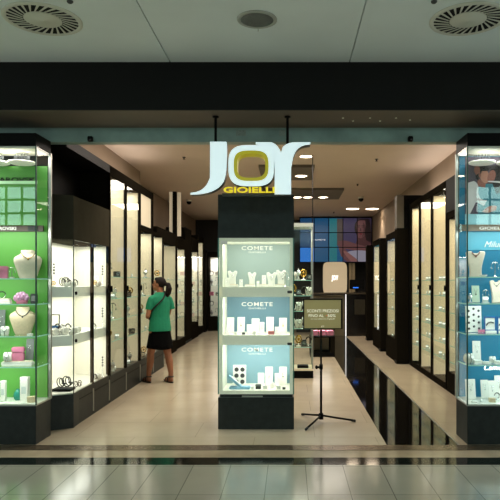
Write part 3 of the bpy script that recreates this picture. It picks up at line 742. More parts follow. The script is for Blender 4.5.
# things in the green window
g = SHZ[-1]; Yi = 5.83
def gl(px, z, Y=Yi): return on(px, Y, z)
L = gl(28, g[0], 5.86); inst('bust', L, 'cream necklace bust on the upper shelf of the green window', R(25), (1.3,1.25,1.05)); necklace((L, R(25), 1.22), GOLD, 'necklace', 'thin gold necklace on the upper bust in the green window')
inst('pink_box', gl(3, g[0], 5.80), 'pink gift box on upper shelf of the green window, at picture edge', 0.3, (1.5,1.2,2.0))
inst('earring_stand', gl(12, g[0], 5.80), 'slim silver earring stand beside the cream bust, green window upper shelf', 0.4, (0.9,0.9,0.8))
inst('white_box', gl(12, g[0], 5.73), 'low white box before the earring stand, green window upper shelf', 0, (0.6,0.5,0.25))
# pink flower
c = gl(22, g[1], 5.85)
t = thing('pink_flower', 'pale pink fabric flower on second shelf of the green window', 'flower', c)
b = MB(); b.lathe([(0.05,0),(0.055,0.02),(0.05,0.035)], c, 16); b.build('cushion', PINK, t, True)
b = MB()
for i in range(18):
    a = i*2.4; r_ = 0.014*math.sqrt(i+0.5); h = 0.118 - 0.0028*i
    b.ell((c.x+r_*math.cos(a), c.y+r_*0.7*math.sin(a)-0.01, c.z+h-0.03), 0.022, 0.018, 0.030, 10, 6, Matrix.Rotation(a,3,'Z') @ Matrix.Rotation(R(12+i*2),3,'Y'))
b.build('petals', PINKP, t, True)
inst('dark_trinket', gl(34, g[1], 5.82), 'dark small jewellery case right of the pink flower', 0.4, (1.3,1.2,1.9))
inst('riser', gl(4, g[1], 5.84), 'white riser at left of second shelf, green window', 0, (1.2,1,1.7))
inst('riser', gl(7, g[1], 5.76), 'lower white riser before another, second shelf of green window', 0, (0.8,0.7,0.8))
inst('bracelet_ring', gl(2, g[1]+0.047, 5.84), 'silver bracelet standing on a white riser, green window second shelf', 0.5, 1.0)
L = gl(23, g[2], 5.86); inst('linen_bust', L, 'linen bust with charcoal neck on third shelf of the green window', R(20), (1.22,1.2,1.03)); necklace((L, R(20), 1.14), DKGREY, 'necklace', 'dark grey collar necklace on the linen bust in green window', True)
inst('watch', gl(5, g[2], 5.80), 'silver wristwatch on third shelf of the green window', 0.3, 1.25)
inst('grey_card', gl(0, g[2], 5.90), 'grey jewellery card on third shelf of green window, at picture edge', 0, (1.2,1,1.5))
inst('white_box', gl(30, g[2], 5.74), 'tiny white box at foot of the linen bust in green window', 0, (0.8,0.6,0.3))
inst('riser', gl(18, g[3], 5.78), 'long white riser on the fourth shelf of the green window', 0, (3.0,1.0,1.6))
inst('pink_box', gl(18.5, g[3]+0.043, 5.80), 'rounded pink cushion box on the fourth shelf of the green window', 0.2, (1.8,1.0,2.2))
inst('watch', gl(8, g[3]+0.043, 5.77), 'silver wristwatch left of the pink cushion box in green window', 0.2, 1.25)
inst('grey_card', gl(29.5, g[3]+0.043, 5.84), 'dark grey card right of the pink cushion box in green window', 0, (1.0,1,1.3))
def bottle(px, Y, z, w, h, label, m=WHITE):
    c = on(px, Y, z); t = thing('perfume_box', label, 'box', c)
    b = MB(); b.box(c.x-w/2, c.x+w/2, c.y-w*0.4, c.y+w*0.4, c.z, c.z+h*0.86, 0.004); b.build('body', m, t)
    b = MB(); b.box(c.x-w*0.51, c.x+w*0.51, c.y-w*0.41, c.y+w*0.41, c.z+h*0.86, c.z+h, 0.004); b.build('lid', m, t)
    b = MB(); b.box(c.x-w*0.3, c.x+w*0.3, c.y-w*0.4-0.002, c.y-w*0.4, c.z+h*0.3, c.z+h*0.6); b.build('label_plate', ACRYL, t)
bottle(3.5, 5.78, 0.385, 0.048, 0.20, 'slim white upright box at bottom of green window, left one')
bottle(25, 5.80, 0.385, 0.075, 0.235, 'tall white upright box at bottom of green window, right one')
c = on(17.8, 5.82, 0.385); b = MB(); b.lathe([(0.024,0),(0.036,0.02),(0.04,0.05),(0.034,0.08),(0.02,0.092),(0.014,0.11),(0.012,0.112)], c, 18); tag(b.build('perfume_bottle', TEALI, None, True), 'teal round perfume bottle left of the tall white box', 'bottle')
inst('linen_box', on(31.5, 5.72, 0.385), 'beige linen box at the bottom front corner of green window', 0, (1.1,0.9,0.95))

# things in the blue window
h = SHZ[1]
L = on(475.5, 5.84, h[0]); inst('flat_bust', L, 'cream flat necklace bust on upper shelf of the blue window', R(-8), (1.12,1.12,1.03)); necklace((L, R(-8), 1.06), mat('garnet chain', (120,50,40), 0.3, metal=0.4), 'necklace', 'dark red necklace on the cream bust in blue window', True, True)
inst('earring_stand', on(495, 5.84, h[0]), 'silver earring stand right of the cream bust in blue window', 0, 1.1)
c = on(483, 5.74, h[0]); b = MB(); b.lathe([(0.02,0),(0.036,0.008),(0.042,0.02),(0.039,0.02),(0.03,0.01),(0.002,0.007)], c, 18); tag(b.build('ring_dish', WHITE, None, True), 'small white ring dish at foot of the cream bust', 'dish')
inst('green_card', on(476, 5.90, h[1]), 'pale green card on second shelf of the blue window', 0, (1.0,1,1.05))
inst('trinket', on(470, 5.80, h[1]), 'white crystal figurine before the pale green card in blue window', 0, 0.95)
inst('pearl_stud', on(485.5, 5.78, h[1]), 'pearl earrings on small stand, second shelf of blue window', 0, 1.6)
inst('earring_stand', on(485.8, 5.88, h[1]), 'silver earring stand behind pearl earrings, second shelf of blue window', 0, 0.95)
L = on(496, 5.86, h[1]); inst('flat_bust', L, 'white flat necklace bust on second shelf of blue window', 0, (0.75,1,0.9)); necklace((L, 0, 0.85), DKGREY, 'necklace', 'dark necklace on the second-shelf bust in blue window', False, True)
c = on(473.5, 5.86, h[2])
t = thing('earring_board', 'white board studded with black earrings, third shelf of the blue window', 'display board', c)
b = MB(); b.obox((c.x, c.y, c.z+0.133), (1,0.25,0), (-0.25,1,-0.1), (0,0.1,1), 0.086, 0.006, 0.13); b.build('board', WHITE, t)
b = MB()
for i in range(3):
    for j in range(4):
        u = -0.055+i*0.055; v = 0.04+j*0.058 + (0.02 if i == 1 else 0); b.ell((c.x+u*0.97, c.y+u*0.24-0.011+(v-0.133)*0.1, c.z+v), 0.012,0.006,0.012,8,5)
b.build('earrings', DKGREY, t, True)
b = MB(); b.box(c.x+0.03, c.x+0.095, c.y-0.05, c.y-0.046, c.z+0.002, c.z+0.032); b.build('price_tag', PINK, t)
for px, lb in ((490, 'blue framed card with a black bracelet, third shelf of blue window'), (503, 'blue framed card cut by the right picture edge, third shelf')):
    c = on(px, 5.82, h[2])
    t = thing('picture_frame', lb, 'picture frame', c)
    b = MB(); o_ = [(-0.06,0),(0.06,0),(0.06,0.16),(-0.06,0.16)]; i_ = [(-0.048,0.03),(0.048,0.03),(0.048,0.148),(-0.048,0.148)]
    b.ringprism([(c.x+u, c.z+v) for u,v in o_], [(c.x+u, c.z+v) for u,v in i_], 'y', c.y-0.008, c.y+0.008); b.build('frame', NAVY, t)
    b = MB(); b.box(c.x-0.048, c.x+0.048, c.y, c.y+0.006, c.z+0.03, c.z+0.148); b.build('card', WHITE, t)
    b = MB(); b.tube([(c.x-0.04,c.y-0.004,c.z+0.07),(c.x-0.02,c.y-0.006,c.z+0.098),(c.x+0.01,c.y-0.006,c.z+0.106),(c.x+0.035,c.y-0.004,c.z+0.096)], 0.006, 8); b.build('bracelet', DKGREY, t, True)
    b = MB(); b.box(c.x-0.05, c.x+0.05, c.y-0.05, c.y-0.009, c.z, c.z+0.022, 0.003); b.build('foot_pad', WHITE, t)
inst('card', on(477, 5.88, h[3]), 'white card on fourth shelf of the blue window', 0, (1.05,1,1.28))
inst('watch', on(469, 5.80, h[3]), 'silver wristwatch on white cushion, fourth shelf of the blue window', 0.3, 1.35)
inst('watch', on(492.5, 5.80, h[3]), 'silver wristwatch farther right, fourth shelf of the blue window', -0.1, 0.95)
for px, Y, s, lb in ((477.5,5.76,(1.3,0.7,0.55),'long white box before the card, fourth shelf of blue window'), (486.5,5.74,(1.1,0.8,0.35),'flat white box at centre of fourth shelf, blue window'), (498,5.74,(1.1,0.8,0.5),'white box at right picture edge, fourth shelf of blue window')):
    inst('white_box', on(px, Y, h[3]), lb, 0.1, s)
for px, Y, s, lb in ((471,5.84,(1.35,1,1.25),'tilted white card at bottom left of the blue window'), (485,5.92,(1.0,1,1.12),'white card at back of blue window bottom, second from left'), (492.5,5.82,(1.0,1,1.18),'white card at bottom centre of the blue window'), (500,5.92,(1.3,1,1.4),'white card at bottom of blue window, at right picture edge')):
    inst('card', on(px, Y, 0.385), lb, 0.15, s)
inst('white_box', on(474, 5.70, 0.385), 'small flat white tag box at bottom front of blue window', 0, (0.8,0.6,0.25))
inst('linen_box', on(492, 5.72, 0.385), 'beige linen box before the bottom centre card in blue window', 0, (0.9,0.8,0.7))
inst('stone_ring', on(481, 5.72, 0.385), 'stone ring on acrylic cone at bottom of blue window', 0, 1.2)
inst('bracelet_ring', on(496.5, 5.84, 0.385+0.0), 'bracelet standing at bottom right of blue window', 0.3, 1.0)

# ================================================================== WHITE CORNER CABINET (left, behind green window)
XF = -2.31
cab = thing('corner_cabinet', 'lit white corner cabinet with chamfered front behind the green window', 'display cabinet', (-2.5, 6.8, 0))
plan  = [(-2.52,6.135),(-2.30,6.27),(XF,6.45),(XF,7.55),(-2.76,7.55),(-2.76,6.135)]
def inset(d): return [(-2.52+d*0.2,6.135+d),(-2.30-d*0.8,6.27+d*0.7),(XF-d,6.45),(XF-d,7.55-d),(-2.76,7.55-d),(-2.76,6.135+d)]
b = MB(); b.prism(plan, 'z', 0.0, 0.36); b.build('plinth', DKSTONE, cab)
b = MB()
for y0, y1 in ((6.47,6.88),(6.98,7.50)): b.box(XF, XF+0.004, y0, y1, 0.262, 0.272)
b.build('plinth_slots', BLACK, cab)
b = MB()
for y in (6.92, 7.53): b.box(XF-0.002, XF+0.008, y-0.012, y+0.012, 0.04, 0.30)
b.build('plinth_trim', ALU, cab)
b = MB(); b.prism(plan, 'z', 2.0, 2.47); b.build('header', DKPANEL, cab)
b = MB(); b.box(-2.76,-2.735,6.15,7.55,0.36,2.0); b.build('back_panel', BACKWH, cab)
b = MB(); b.box(-2.735, XF-0.03, 7.525, 7.55, 0.36, 2.0); b.build('side_panel', BACKWH, cab)
b = MB(); b.box(-2.76, -2.53, 6.136, 6.15, 0.36, 2.0); b.build('end_panel', BACKWH, cab)
for z0, z1 in ((1.39,1.497),(0.87,0.978)):
    b = MB(); b.prism(inset(0.035), 'z', z0, z1); b.build('shelf', mat('self-lit pale grey shelf', (222,226,216), 0.45, var=0.03, emit=0.16), cab)  # shelf paint glows in place of shop light on its front
b = MB(); b.prism(inset(0.01), 'z', 0.36, 0.372); b.build('deck', WHITEP, cab)
b = MB(); b.box(XF-0.03, XF+0.002, 6.905, 6.945, 0.36, 2.0); b.box(XF-0.03, XF+0.002, 7.50, 7.55, 0.36, 2.0); b.build('frame_post', DKBROWN, cab)
d = (Vector((-2.30,6.27,0))-Vector((-2.52,6.135,0))).normalized(); nrm = Vector((d.y,-d.x,0))
m_ = (Vector((-2.30,6.27,0))+Vector((-2.52,6.135,0)))/2
b = MB(); b.obox((m_.x,m_.y,1.18), d, nrm, (0,0,1), 0.128, 0.004, 0.82); b.build('front_glass', GLASS, cab)
b = MB(); b.obox((-2.522,6.134,1.18), (1,0,0),(0,1,0),(0,0,1), 0.012,0.012,0.82); b.build('front_post', DKBROWN, cab)
b = MB(); b.obox((-2.30,6.271,1.18), (1,0,0),(0,1,0),(0,0,1), 0.004,0.004,0.82); b.build('glass_seam', GUN, cab)
for k, (y0, y1) in enumerate(((6.28,6.905),(6.945,7.50))):
    b = MB(); b.box(XF-0.004, XF+0.004, y0, y1, 0.362, 1.998); q = b.build('door', GLASS, cab)
    for z in (1.43, 0.92):
        b = MB(); b.box(XF+0.004, XF+0.022, y1-0.06 if k else y0+0.04, y1-0.03 if k else y0+0.075, z-0.018, z+0.018, 0.004); b.build('lock', BLACK, q)
    b = MB(); yy = y1-0.03 if k == 0 else y0+0.03; b.box(XF+0.004, XF+0.007, yy-0.03, yy+0.03, 1.955, 1.99); b.build('hinge_label', BLUESTK, q)
area((-2.52, 6.85, 1.985), (0,0,0), 0.25, 1.2, 8, (1,0.98,0.93))
for z in (1.38, 0.86): area((-2.50, 6.85, z), (0,0,0), 0.25, 1.2, 5, (1,0.97,0.92))
# its contents
def cl(px, Y, z): return on(px, Y, z)
for i, (px, Y, z, k, s, lb) in enumerate((
    (63,6.42,1.497,'dark_bracelet',1.05,'dark coiled bracelet, left one on upper shelf of white corner cabinet'),
    (69,6.46,1.497,'dark_bracelet',0.9,'dark coiled bracelet, middle one on upper shelf of white corner cabinet'),
    (75.5,6.56,1.497,'bracelet_ring',1.15,'silver bracelet at right on upper shelf of white corner cabinet'),
    (66,6.36,1.497,'watch',0.7,'small silver watch before coiled bracelets, upper shelf of white corner cabinet'),
    (55,6.34,0.978,'watch',1.1,'first silver watch from left on middle shelf of white corner cabinet'),
    (60,6.36,0.978,'bracelet_ring',1.3,'large silver bracelet on middle shelf of white corner cabinet'),
    (64.5,6.38,0.978,'watch',1.25,'silver watch at centre of middle shelf, white corner cabinet'),
    (69,6.42,0.978,'dark_bracelet',0.75,'dark coiled bracelet on middle shelf of white corner cabinet'),
    (73,6.5,0.978,'watch',1.1,'silver watch right of centre on middle shelf, white corner cabinet'),
    (77.5,6.66,0.978,'watch',1.0,'last silver watch toward the door post, middle shelf of white corner cabinet'),
    (61,6.40,0.40,'dark_bracelet',1.2,'big dark coiled bracelet at bottom left of white corner cabinet'),
    (67.5,6.42,0.40,'dark_bracelet',1.35,'biggest dark coiled bracelet at bottom of white corner cabinet'),
    (76,6.58,0.372,'dark_bracelet',0.8,'small dark coiled bracelet at bottom beside the door, white corner cabinet'),
    (80,6.70,0.372,'bracelet_ring',0.9,'silver bracelet at bottom beside the door post, white corner cabinet'),
    (95,7.08,1.497,'warm_trinket',0.8,'gold ornament on upper shelf of white corner cabinet, second bay'),
    (94,7.05,0.978,'bracelet_ring',1.1,'silver bracelet on middle shelf of white corner cabinet, second bay'),
    (95,7.1,0.372,'dark_bracelet',0.8,'dark coiled bracelet at bottom of white corner cabinet, second bay'),
    )): inst(k, cl(px, Y, z), lb, R(-30), s)
for px, Y, z, k, sc, lb in ((66.5,6.62,1.497,'dark_bracelet',1.15,'dark coiled bracelet standing at back of upper shelf, white corner cabinet'),(72.5,6.40,1.497,'watch',0.9,'silver watch right of coiled bracelets, upper shelf of white corner cabinet'),(58,6.60,0.978,'bracelet_ring',1.5,'tall silver bracelet at back left of middle shelf, white corner cabinet'),(63,6.62,0.978,'dark_bracelet',1.0,'dark coiled bracelet at back of middle shelf, white corner cabinet'),(68.5,6.66,0.978,'bracelet_ring',1.45,'tall silver bracelet at back centre of middle shelf, white corner cabinet'),(71.5,6.34,0.978,'watch',0.8,'small silver watch at the glass corner, middle shelf of corner cabinet'),(79.5,6.62,0.372,'dark_bracelet',0.6,'tiny dark coiled bracelet at bottom near door lock side, corner cabinet'),(98,7.16,1.497,'watch',1.0,'silver watch on upper shelf of white corner cabinet, second bay'),(98,7.16,0.372,'watch',1.0,'silver watch at bottom of white corner cabinet, second bay')):
    inst(k, cl(px, Y, z), lb, R(-30), sc)
inst('warm_trinket', cl(53.5,6.30,1.497), 'orange gold ornament at left end of upper shelf, white corner cabinet', 0, 0.7)
b = MB(); c = cl(62, 6.36, 0.372); b.box(c.x-0.10, c.x+0.10, c.y-0.03, c.y+0.13, 0.372, 0.40, 0.004); tag(b.build('display_tray', BLACK), 'black tray under coiled bracelets at bottom of white corner cabinet', 'tray')
def bead_rod(px, Y, z, lb):
    c = cl(px, Y, z); t = thing('earring_rod', lb, 'earring stand', c, 'bead earring stands')
    b = MB(); b.lathe([(0.022,0),(0.022,0.004),(0.004,0.008),(0.0035,0.26),(0.001,0.262)], c, 12); b.build('stem', CHROME, t, True)
    b = MB()
    for k in range(4): b.ell((c.x, c.y, c.z+0.15+k*0.032), 0.012,0.012,0.010,10,6)
    b.build('beads', DKGREY, t, True)
bead_rod(102.5, 7.30, 1.497, 'dark bead earring stand on upper shelf of corner cabinet, second bay')
bead_rod(102.5, 7.30, 0.978, 'dark bead earring stand on middle shelf of corner cabinet, second bay')
bead_rod(102.5, 7.30, 0.372, 'dark bead earring stand at bottom of corner cabinet, second bay')
bead_rod(54, 6.40, 1.497, 'dark bead earring stand at left end of corner cabinet upper shelf')
c = cl(55, 6.38, 1.06)
t = thing('watch_frame', 'small black framed blue watch card, corner cabinet middle shelf', 'picture frame', (c.x, c.y, 0.978))
b = MB(); b.ringprism([(c.x-0.045,0.978),(c.x+0.045,0.978),(c.x+0.05,1.2),(c.x-0.05,1.2)], [(c.x-0.036,0.99),(c.x+0.036,0.99),(c.x+0.04,1.19),(c.x-0.04,1.19)], 'y', c.y, c.y+0.01); b.build('frame', BLACK, t)
b = MB(); b.box(c.x-0.036, c.x+0.036, c.y+0.004, c.y+0.008, 0.99, 1.08); b.build('card', NAVY, t)

# ================================================================== TALL WALL CABINETS
def tall_cabinet(s, xf, dep, y0, y1, zp, zt, zh, label, backm, shelves, frame=DKBROWN, group=None, light=3.5, col=(1,0.95,0.85), slot=True, handle=True, name='wall_cabinet'):
    """s side; xf front |x|; zp plinth top; zt glass top; zh header top"""
    X = lambda a: s*a
    def bx(b, a0, a1, *r): b.box(min(X(a0),X(a1)), max(X(a0),X(a1)), *r)
    t = thing(name, label, 'display cabinet', (X(xf+dep/2), (y0+y1)/2, 0), group)
    b = MB(); bx(b, xf, xf+dep, y0, y1, 0, zp); b.build('plinth', DKSTONE if slot else frame, t)
    if slot:
        b = MB(); bx(b, xf-0.003, xf, y0+0.05, y1-0.05, zp-0.10, zp-0.09); b.build('plinth_slot', BLACK, t)
        b = MB(); bx(b, xf-0.008, xf, y1-0.03, y1-0.006, 0.03, zp-0.06); b.build('plinth_trim', ALU, t)
    b = MB(); bx(b, xf, xf+dep, y0, y1, zt, zh); b.build('header', frame, t)
    b = MB(); bx(b, xf+0.03, xf+dep, y0+0.008, y0+0.015, zp, zt); bx(b, xf+0.03, xf+dep, y1-0.015, y1-0.008, zp, zt); b.build('side_panels', backm, t)
    b = MB(); bx(b, xf+0.005, xf+dep, y0, y0+0.008, zp, zt); bx(b, xf+0.005, xf+dep, y1-0.008, y1, zp, zt); b.build('outer_sides', frame, t)
    b = MB(); bx(b, xf+dep-0.02, xf+dep, y0+0.015, y1-0.015, zp, zt); b.build('back_panel', backm, t)
    b = MB(); bx(b, xf, xf+0.03, y0, y0+0.035, zp, zt); bx(b, xf, xf+0.03, y1-0.035, y1, zp, zt); q = b.build('door_frame', frame, t)
    b = MB(); bx(b, xf+0.008, xf+0.014, y0+0.035, y1-0.035, zp, zt); b.build('door_glass', GLASS, q)
    if handle:
        b = MB(); bx(b, xf-0.02, xf, y0+0.02, y0+0.05, 1.42, 1.50); b.build('lock', BLACK, q)
    for z in shelves:
        b = MB(); bx(b, xf+0.03, xf+dep-0.022, y0+0.018, y1-0.018, z-0.008, z); e = b.build('shelf', SHELFG, t)
        b = MB(); bx(b, xf+0.027, xf+0.03, y0+0.018, y1-0.018, z-0.008, z); b.build('shelf_edge', EDGEG, e)
    if light:
        area((X(xf+dep*0.45), (y0+y1)/2, zt-0.01), (0,0,0), dep*0.5, (y1-y0)*0.8, light, col)
    return t
ORD = ['first','second','third','fourth','fifth','sixth','seventh']
lsh = (1.62, 1.33, 1.05, 0.77)
LEFTP = [(7.57,8.33,2.97),(8.33,9.10,2.97),(9.10,9.98,2.41),(9.98,10.82,2.41)]
for k, (y0, y1, zt) in enumerate(LEFTP):
    lab = 'tall lit glass wall cabinet, %s along the left aisle after the corner cabinet' % ORD[k]
    tall_cabinet(-1, 2.31, 0.43, y0+0.002, y1-0.002, 0.34, zt-0.05, zt, lab, BACKCR, lsh, group='tall glass cabinets on the left wall', light=4.5)
    # earring rail standing at the back of each
    yr = y0 + (y1-y0)*0.62; xr = -2.62
    t = thing('earring_rail', 'vertical dark rail of earring cards in the %s tall left cabinet' % ORD[k], 'display rail', (xr, yr, 0.34), 'earring rails')
    b = MB(); b.box(xr-0.045, xr+0.045, yr-0.004, yr+0.004, 0.341, zt-0.25); b.build('strip', DKBROWN, t)
    b = MB(); z = 0.45
    while z < zt-0.3: b.box(xr-0.034, xr+0.034, yr-0.009, yr-0.004, z, z+0.034); z += 0.072
    b.build('cards', WHITE, t)
    kinds = ['trinket','pearl_stud','dark_trinket','stone_ring','trinket','warm_trinket','earring_stand']
    for j, z in enumerate(lsh + (0.34,)):
        for i in range(4):
            kd = kinds[(i*3 + j*2 + k) % 7]
            nm = {'trinket':'crystal figurine','pearl_stud':'pair of pearl earrings','dark_trinket':'dark jewellery case','stone_ring':'stone ring on a cone','warm_trinket':'gold ornament','earring_stand':'silver earring stand'}[kd]
            yy = y0 + (y1-y0)*(0.16 + 0.17*i + 0.02*((i*7+j*3) % 3)); xx = -2.40 - 0.03*((i+j) % 3)
            if abs(yy-yr) < 0.06: yy += 0.1
            inst(kd, (xx, yy, z), '%s, %s from near end, %s, %s tall left cabinet' % (nm, ORD[i], ['top shelf','second shelf','third shelf','fourth shelf','cabinet floor'][j], ORD[k]), R(40), 1.55, 'trinkets in the tall left cabinets')
# upper framed panel over the third one, and the cornice
b = MB(); b.box(-2.76, -2.31, 7.57, 9.98, 2.972, 3.05)
tag(b.build('cornice', DKBROWN), 'long dark cornice topping the tall left wall cabinets', 'cornice')
t = thing('upper_panel', 'framed beige panel above the third tall left cabinet, under the cornice', 'panel', (-2.35, 9.54, 2.412))
b = MB(); b.box(-2.76,-2.31,9.102,9.15,2.412,2.97); b.box(-2.76,-2.31,9.92,9.978,2.412,2.97); b.box(-2.36,-2.31,9.15,9.92,2.412,2.44); b.box(-2.36,-2.31,9.15,9.92,2.94,2.97); b.build('frame', DKBROWN, t)
b = MB(); b.box(-2.36,-2.34,9.15,9.92,2.412,2.97); b.build('pane', BACKCR, t)
# cornice over the entrance run (dark, near the beam)
b = MB(); b.box(-2.76, -2.31, 6.1, 7.565, 2.95, 3.05); b.box(-2.76,-2.70,6.1,7.565,2.475,2.95)
tag(b.build('cornice', BLACK), 'black cornice and back panel above the white corner cabinet', 'cornice')
# right wall
rsh = (1.58, 1.345, 1.115, 0.88, 0.65, 0.42)
RIGHTP = [(7.2,8.43,2.44,'short'),(8.47,9.36,2.91,''),(9.37,10.23,2.91,''),(10.24,10.98,2.91,'')]
for k, (y0, y1, zt, q_) in enumerate(RIGHTP):
    nm = 'lower lit glass wall cabinet partly behind the blue window, right wall' if k == 0 else 'tall lit glass wall cabinet, %s beyond the blue window on the right wall' % ORD[k-1]
    tall_cabinet(1, 2.24, 0.33, y0, y1, 0.09 if k else 0.28, zt, zt+0.10, nm, BACKCR2, rsh, group='lit glass cabinets on the right wall', light=4, col=(1,0.90,0.72), slot=False)
    if k == 0: where = 'lower right wall cabinet'
    else: where = '%s tall right cabinet' % ORD[k-1]
    for j, z in enumerate(rsh):
        for i in range(3):
            yy = y0 + (y1-y0)*(0.25 + 0.25*i); kd = 'pearl_stud' if (i+j) % 3 else 'stone_ring'
            inst(kd, (2.33, yy, z), '%s, %s from near end, %s shelf down, %s' % ('pair of pearl earrings' if kd == 'pearl_stud' else 'stone ring on a cone', ORD[i], ORD[j], where), R(-50), 1.5, 'small pieces in the right wall cabinets')
b = MB(); b.box(2.24, 2.57, 7.2, 8.465, 2.545, 3.01); tag(b.build('cornice', BLACK), 'black panel above the lower right wall cabinet, behind the blue window', 'cornice')

# deep right: pilasters with narrow lit bays
def pilaster(x0, x1, y0, y1, z1, label, m=DKBROWN):
    t = thing('pilaster', label, 'pilaster', ((x0+x1)/2, y0, 0), 'dark pilasters')
    b = MB(); b.box(x0, x1, y0, y1, 0.06, z1); b.build('shaft', m, t)
    b = MB(); b.box(x0-0.006, x1+0.006, y0-0.006, y1, 0, 0.06); b.build('foot', BLACK, t)
    b = MB(); b.box(x0-0.004, x1+0.004, y0-0.004, y1, z1, z1+0.02); b.build('cap', BLACK, t)
pilaster(2.02, 2.57, 11.15, 11.38, 2.55, 'nearest dark pilaster on the right wall, beyond the tall cabinets')
tall_cabinet(1, 2.05, 0.50, 11.39, 12.6, 0.43, 2.42, 2.55, 'narrow lit wall cabinet between the first two right pilasters', BACKCR2, (1.58,1.3,1.0,0.72), light=3.5, col=(1,0.90,0.72), slot=False, group='deep right cabinets')
pilaster(2.02, 2.57, 13.15, 13.4, 2.5, 'second dark pilaster on the right wall')
tall_cabinet(1, 2.05, 0.50, 13.42, 14.6, 0.43, 2.42, 2.55, 'narrow lit wall cabinet between the second and third right pilasters', BACKCR2, (1.58,1.3,1.0,0.72), light=3.5, col=(1,0.90,0.72), slot=False, group='deep right cabinets')
pilaster(2.04, 2.57, 15.6, 15.9, 2.5, 'third dark pilaster on the right wall, before the counter')
b = MB(); b.box(2.3, 2.57, 12.62, 13.13, 0, 2.5); b.box(2.3, 2.57, 14.62, 15.58, 0, 2.5); struct(b.build('wall_right', DKBROWN))
for k, y0 in enumerate((11.5, 13.5)):
    for j, z in enumerate((1.58,1.3,1.0,0.72,0.43)):
        for i in range(2):
            inst('pearl_stud', (2.12, y0+0.3+0.4*i, z), 'white pearl earrings, %s piece on the %s level of the %s deep right cabinet' % (['near','far'][i], ORD[j], ORD[k]), R(-50), 1.2, 'small pieces in the deep right cabinets')
b = MB(); b.box(2.02, 2.15, 11.15, 11.38, 2.571, 3.19); tag(b.build('wall_panel', mat('grey beige panel', (96,90,80), 0.6)), 'grey beige upright panel above the nearest right pilaster', 'panel')
b = MB(); b.box(2.155, 2.57, 11.15, 11.38, 2.571, 3.19); b.box(2.24, 2.57, 11.0, 11.14, 0, 3.01); struct(b.build('wall_right', BLACK))

# deep left bays
tall_cabinet(-1, 2.55, 0.5, 11.3, 13.3, 0.25, 2.35, 2.62, 'lit wall cabinet beyond the woman on the left wall', BACKCR, (1.6,1.3,1.0,0.7), light=4.5, slot=False, group='deep left cabinets')
t = thing('light_column', 'slim dark post with two pale lit edges on the left wall', 'post', (-2.62, 13.4, 0))
b = MB(); b.box(-2.66,-2.58,13.36,13.46,0,3.598); b.build('core', DKBROWN, t)
b = MB(); b.box(-2.74,-2.66,13.40,13.44,0.02,3.598); b.box(-2.58,-2.50,13.50,13.54,2.6,3.598); b.build('lit_edges', BACKCR, t)
tall_cabinet(-1, 2.6, 0.5, 13.6, 14.7, 0.2, 2.35, 2.6, 'lit wall cabinet beyond the pale-edged post on the left wall', BACKCR, (1.6,1.3,1.0,0.7), light=4, slot=False, group='deep left cabinets')
pilaster(-3.1, -2.62, 14.75, 15.7, 2.9, 'broad dark pilaster midway along the far left wall')
tall_cabinet(-1, 2.62, 0.48, 15.75, 16.9, 0.42, 2.4, 2.75, 'lit wall cabinet behind the broad left pilaster', BACKCR, (1.6,1.3,1.0,0.7), light=4, slot=False, group='deep left cabinets')
tall_cabinet(-1, 2.66, 0.44, 17.0, 18.2, 0.2, 2.75, 2.9, 'farthest lit wall cabinet on the left wall', BACKCR, (1.6,1.3,1.0,0.7), light=3.5, slot=False, group='deep left cabinets')
pilaster(-3.1, -2.62, 18.25, 18.6, 2.55, 'far dark pilaster at the end of the left wall')
for k, (y0, y1, xx) in enumerate(((11.4,13.2,-2.65),(13.65,14.65,-2.7),(15.8,16.85,-2.72),(17.05,18.15,-2.76))):
    for j, z in enumerate((1.6,1.3,1.0,0.7)):
        for i in range(3):
            inst(['pearl_stud','trinket','stone_ring'][(i+j)%3], (xx, y0+(y1-y0)*(0.2+0.3*i), z), '%s, %s from near end, shelf %s from top, %s deep left cabinet' % (['pearl earrings','crystal figurine','stone ring'][(i+j)%3], ORD[i], ['one','two','three','four'][j], ORD[k]), R(40), 1.3, 'small pieces in the deep left cabinets')
# end shelf unit with goods
t = thing('end_shelf_unit', 'lit white shelf unit full of goods at the far left end', 'shelf unit', (-2.0, 18.9, 0))
b = MB(); b.box(-2.6,-1.5,18.7,19.2,0,0.45); b.build('plinth', DKBROWN, t)
b = MB(); b.box(-2.6,-1.5,19.18,19.2,0.45,2.35); b.build('back_panel', BACKWH, t)
b = MB(); b.box(-2.62,-2.58,18.7,19.2,0.45,2.4); b.box(-1.52,-1.48,18.7,19.2,0.45,2.4); b.box(-2.62,-1.48,18.7,19.2,2.36,2.5); b.build('frame', DKBROWN, t)
ez = (0.45, 0.80, 1.12, 1.44, 1.76)
for z in ez[1:]:
    b = MB(); b.box(-2.58,-1.52,18.72,19.18,z-0.012,z); b.build('shelf', SHELFG, t)
area((-2.05,18.9,2.34),(0,0,0),0.9,0.3,16,(1,0.97,0.92))
for j, z in enumerate(ez):
    for i in range(6):
        kd = ['trinket','white_box','bracelet_ring','dark_trinket','pink_box','earring_stand'][(i*5+j*2) % 6]
        nm = {'trinket':'crystal figurine','white_box':'white gift box','bracelet_ring':'bracelet','dark_trinket':'dark case','pink_box':'pink gift box','earring_stand':'silver earring stand'}[kd]
        inst(kd, (-2.5+0.18*i, 18.85, z), '%s, %s from left on the %s level of the far white shelf unit' % (nm, ORD[i], ['bottom','second','third','fourth','top'][j]), 0, 2.0, 'goods on the far white shelf unit')

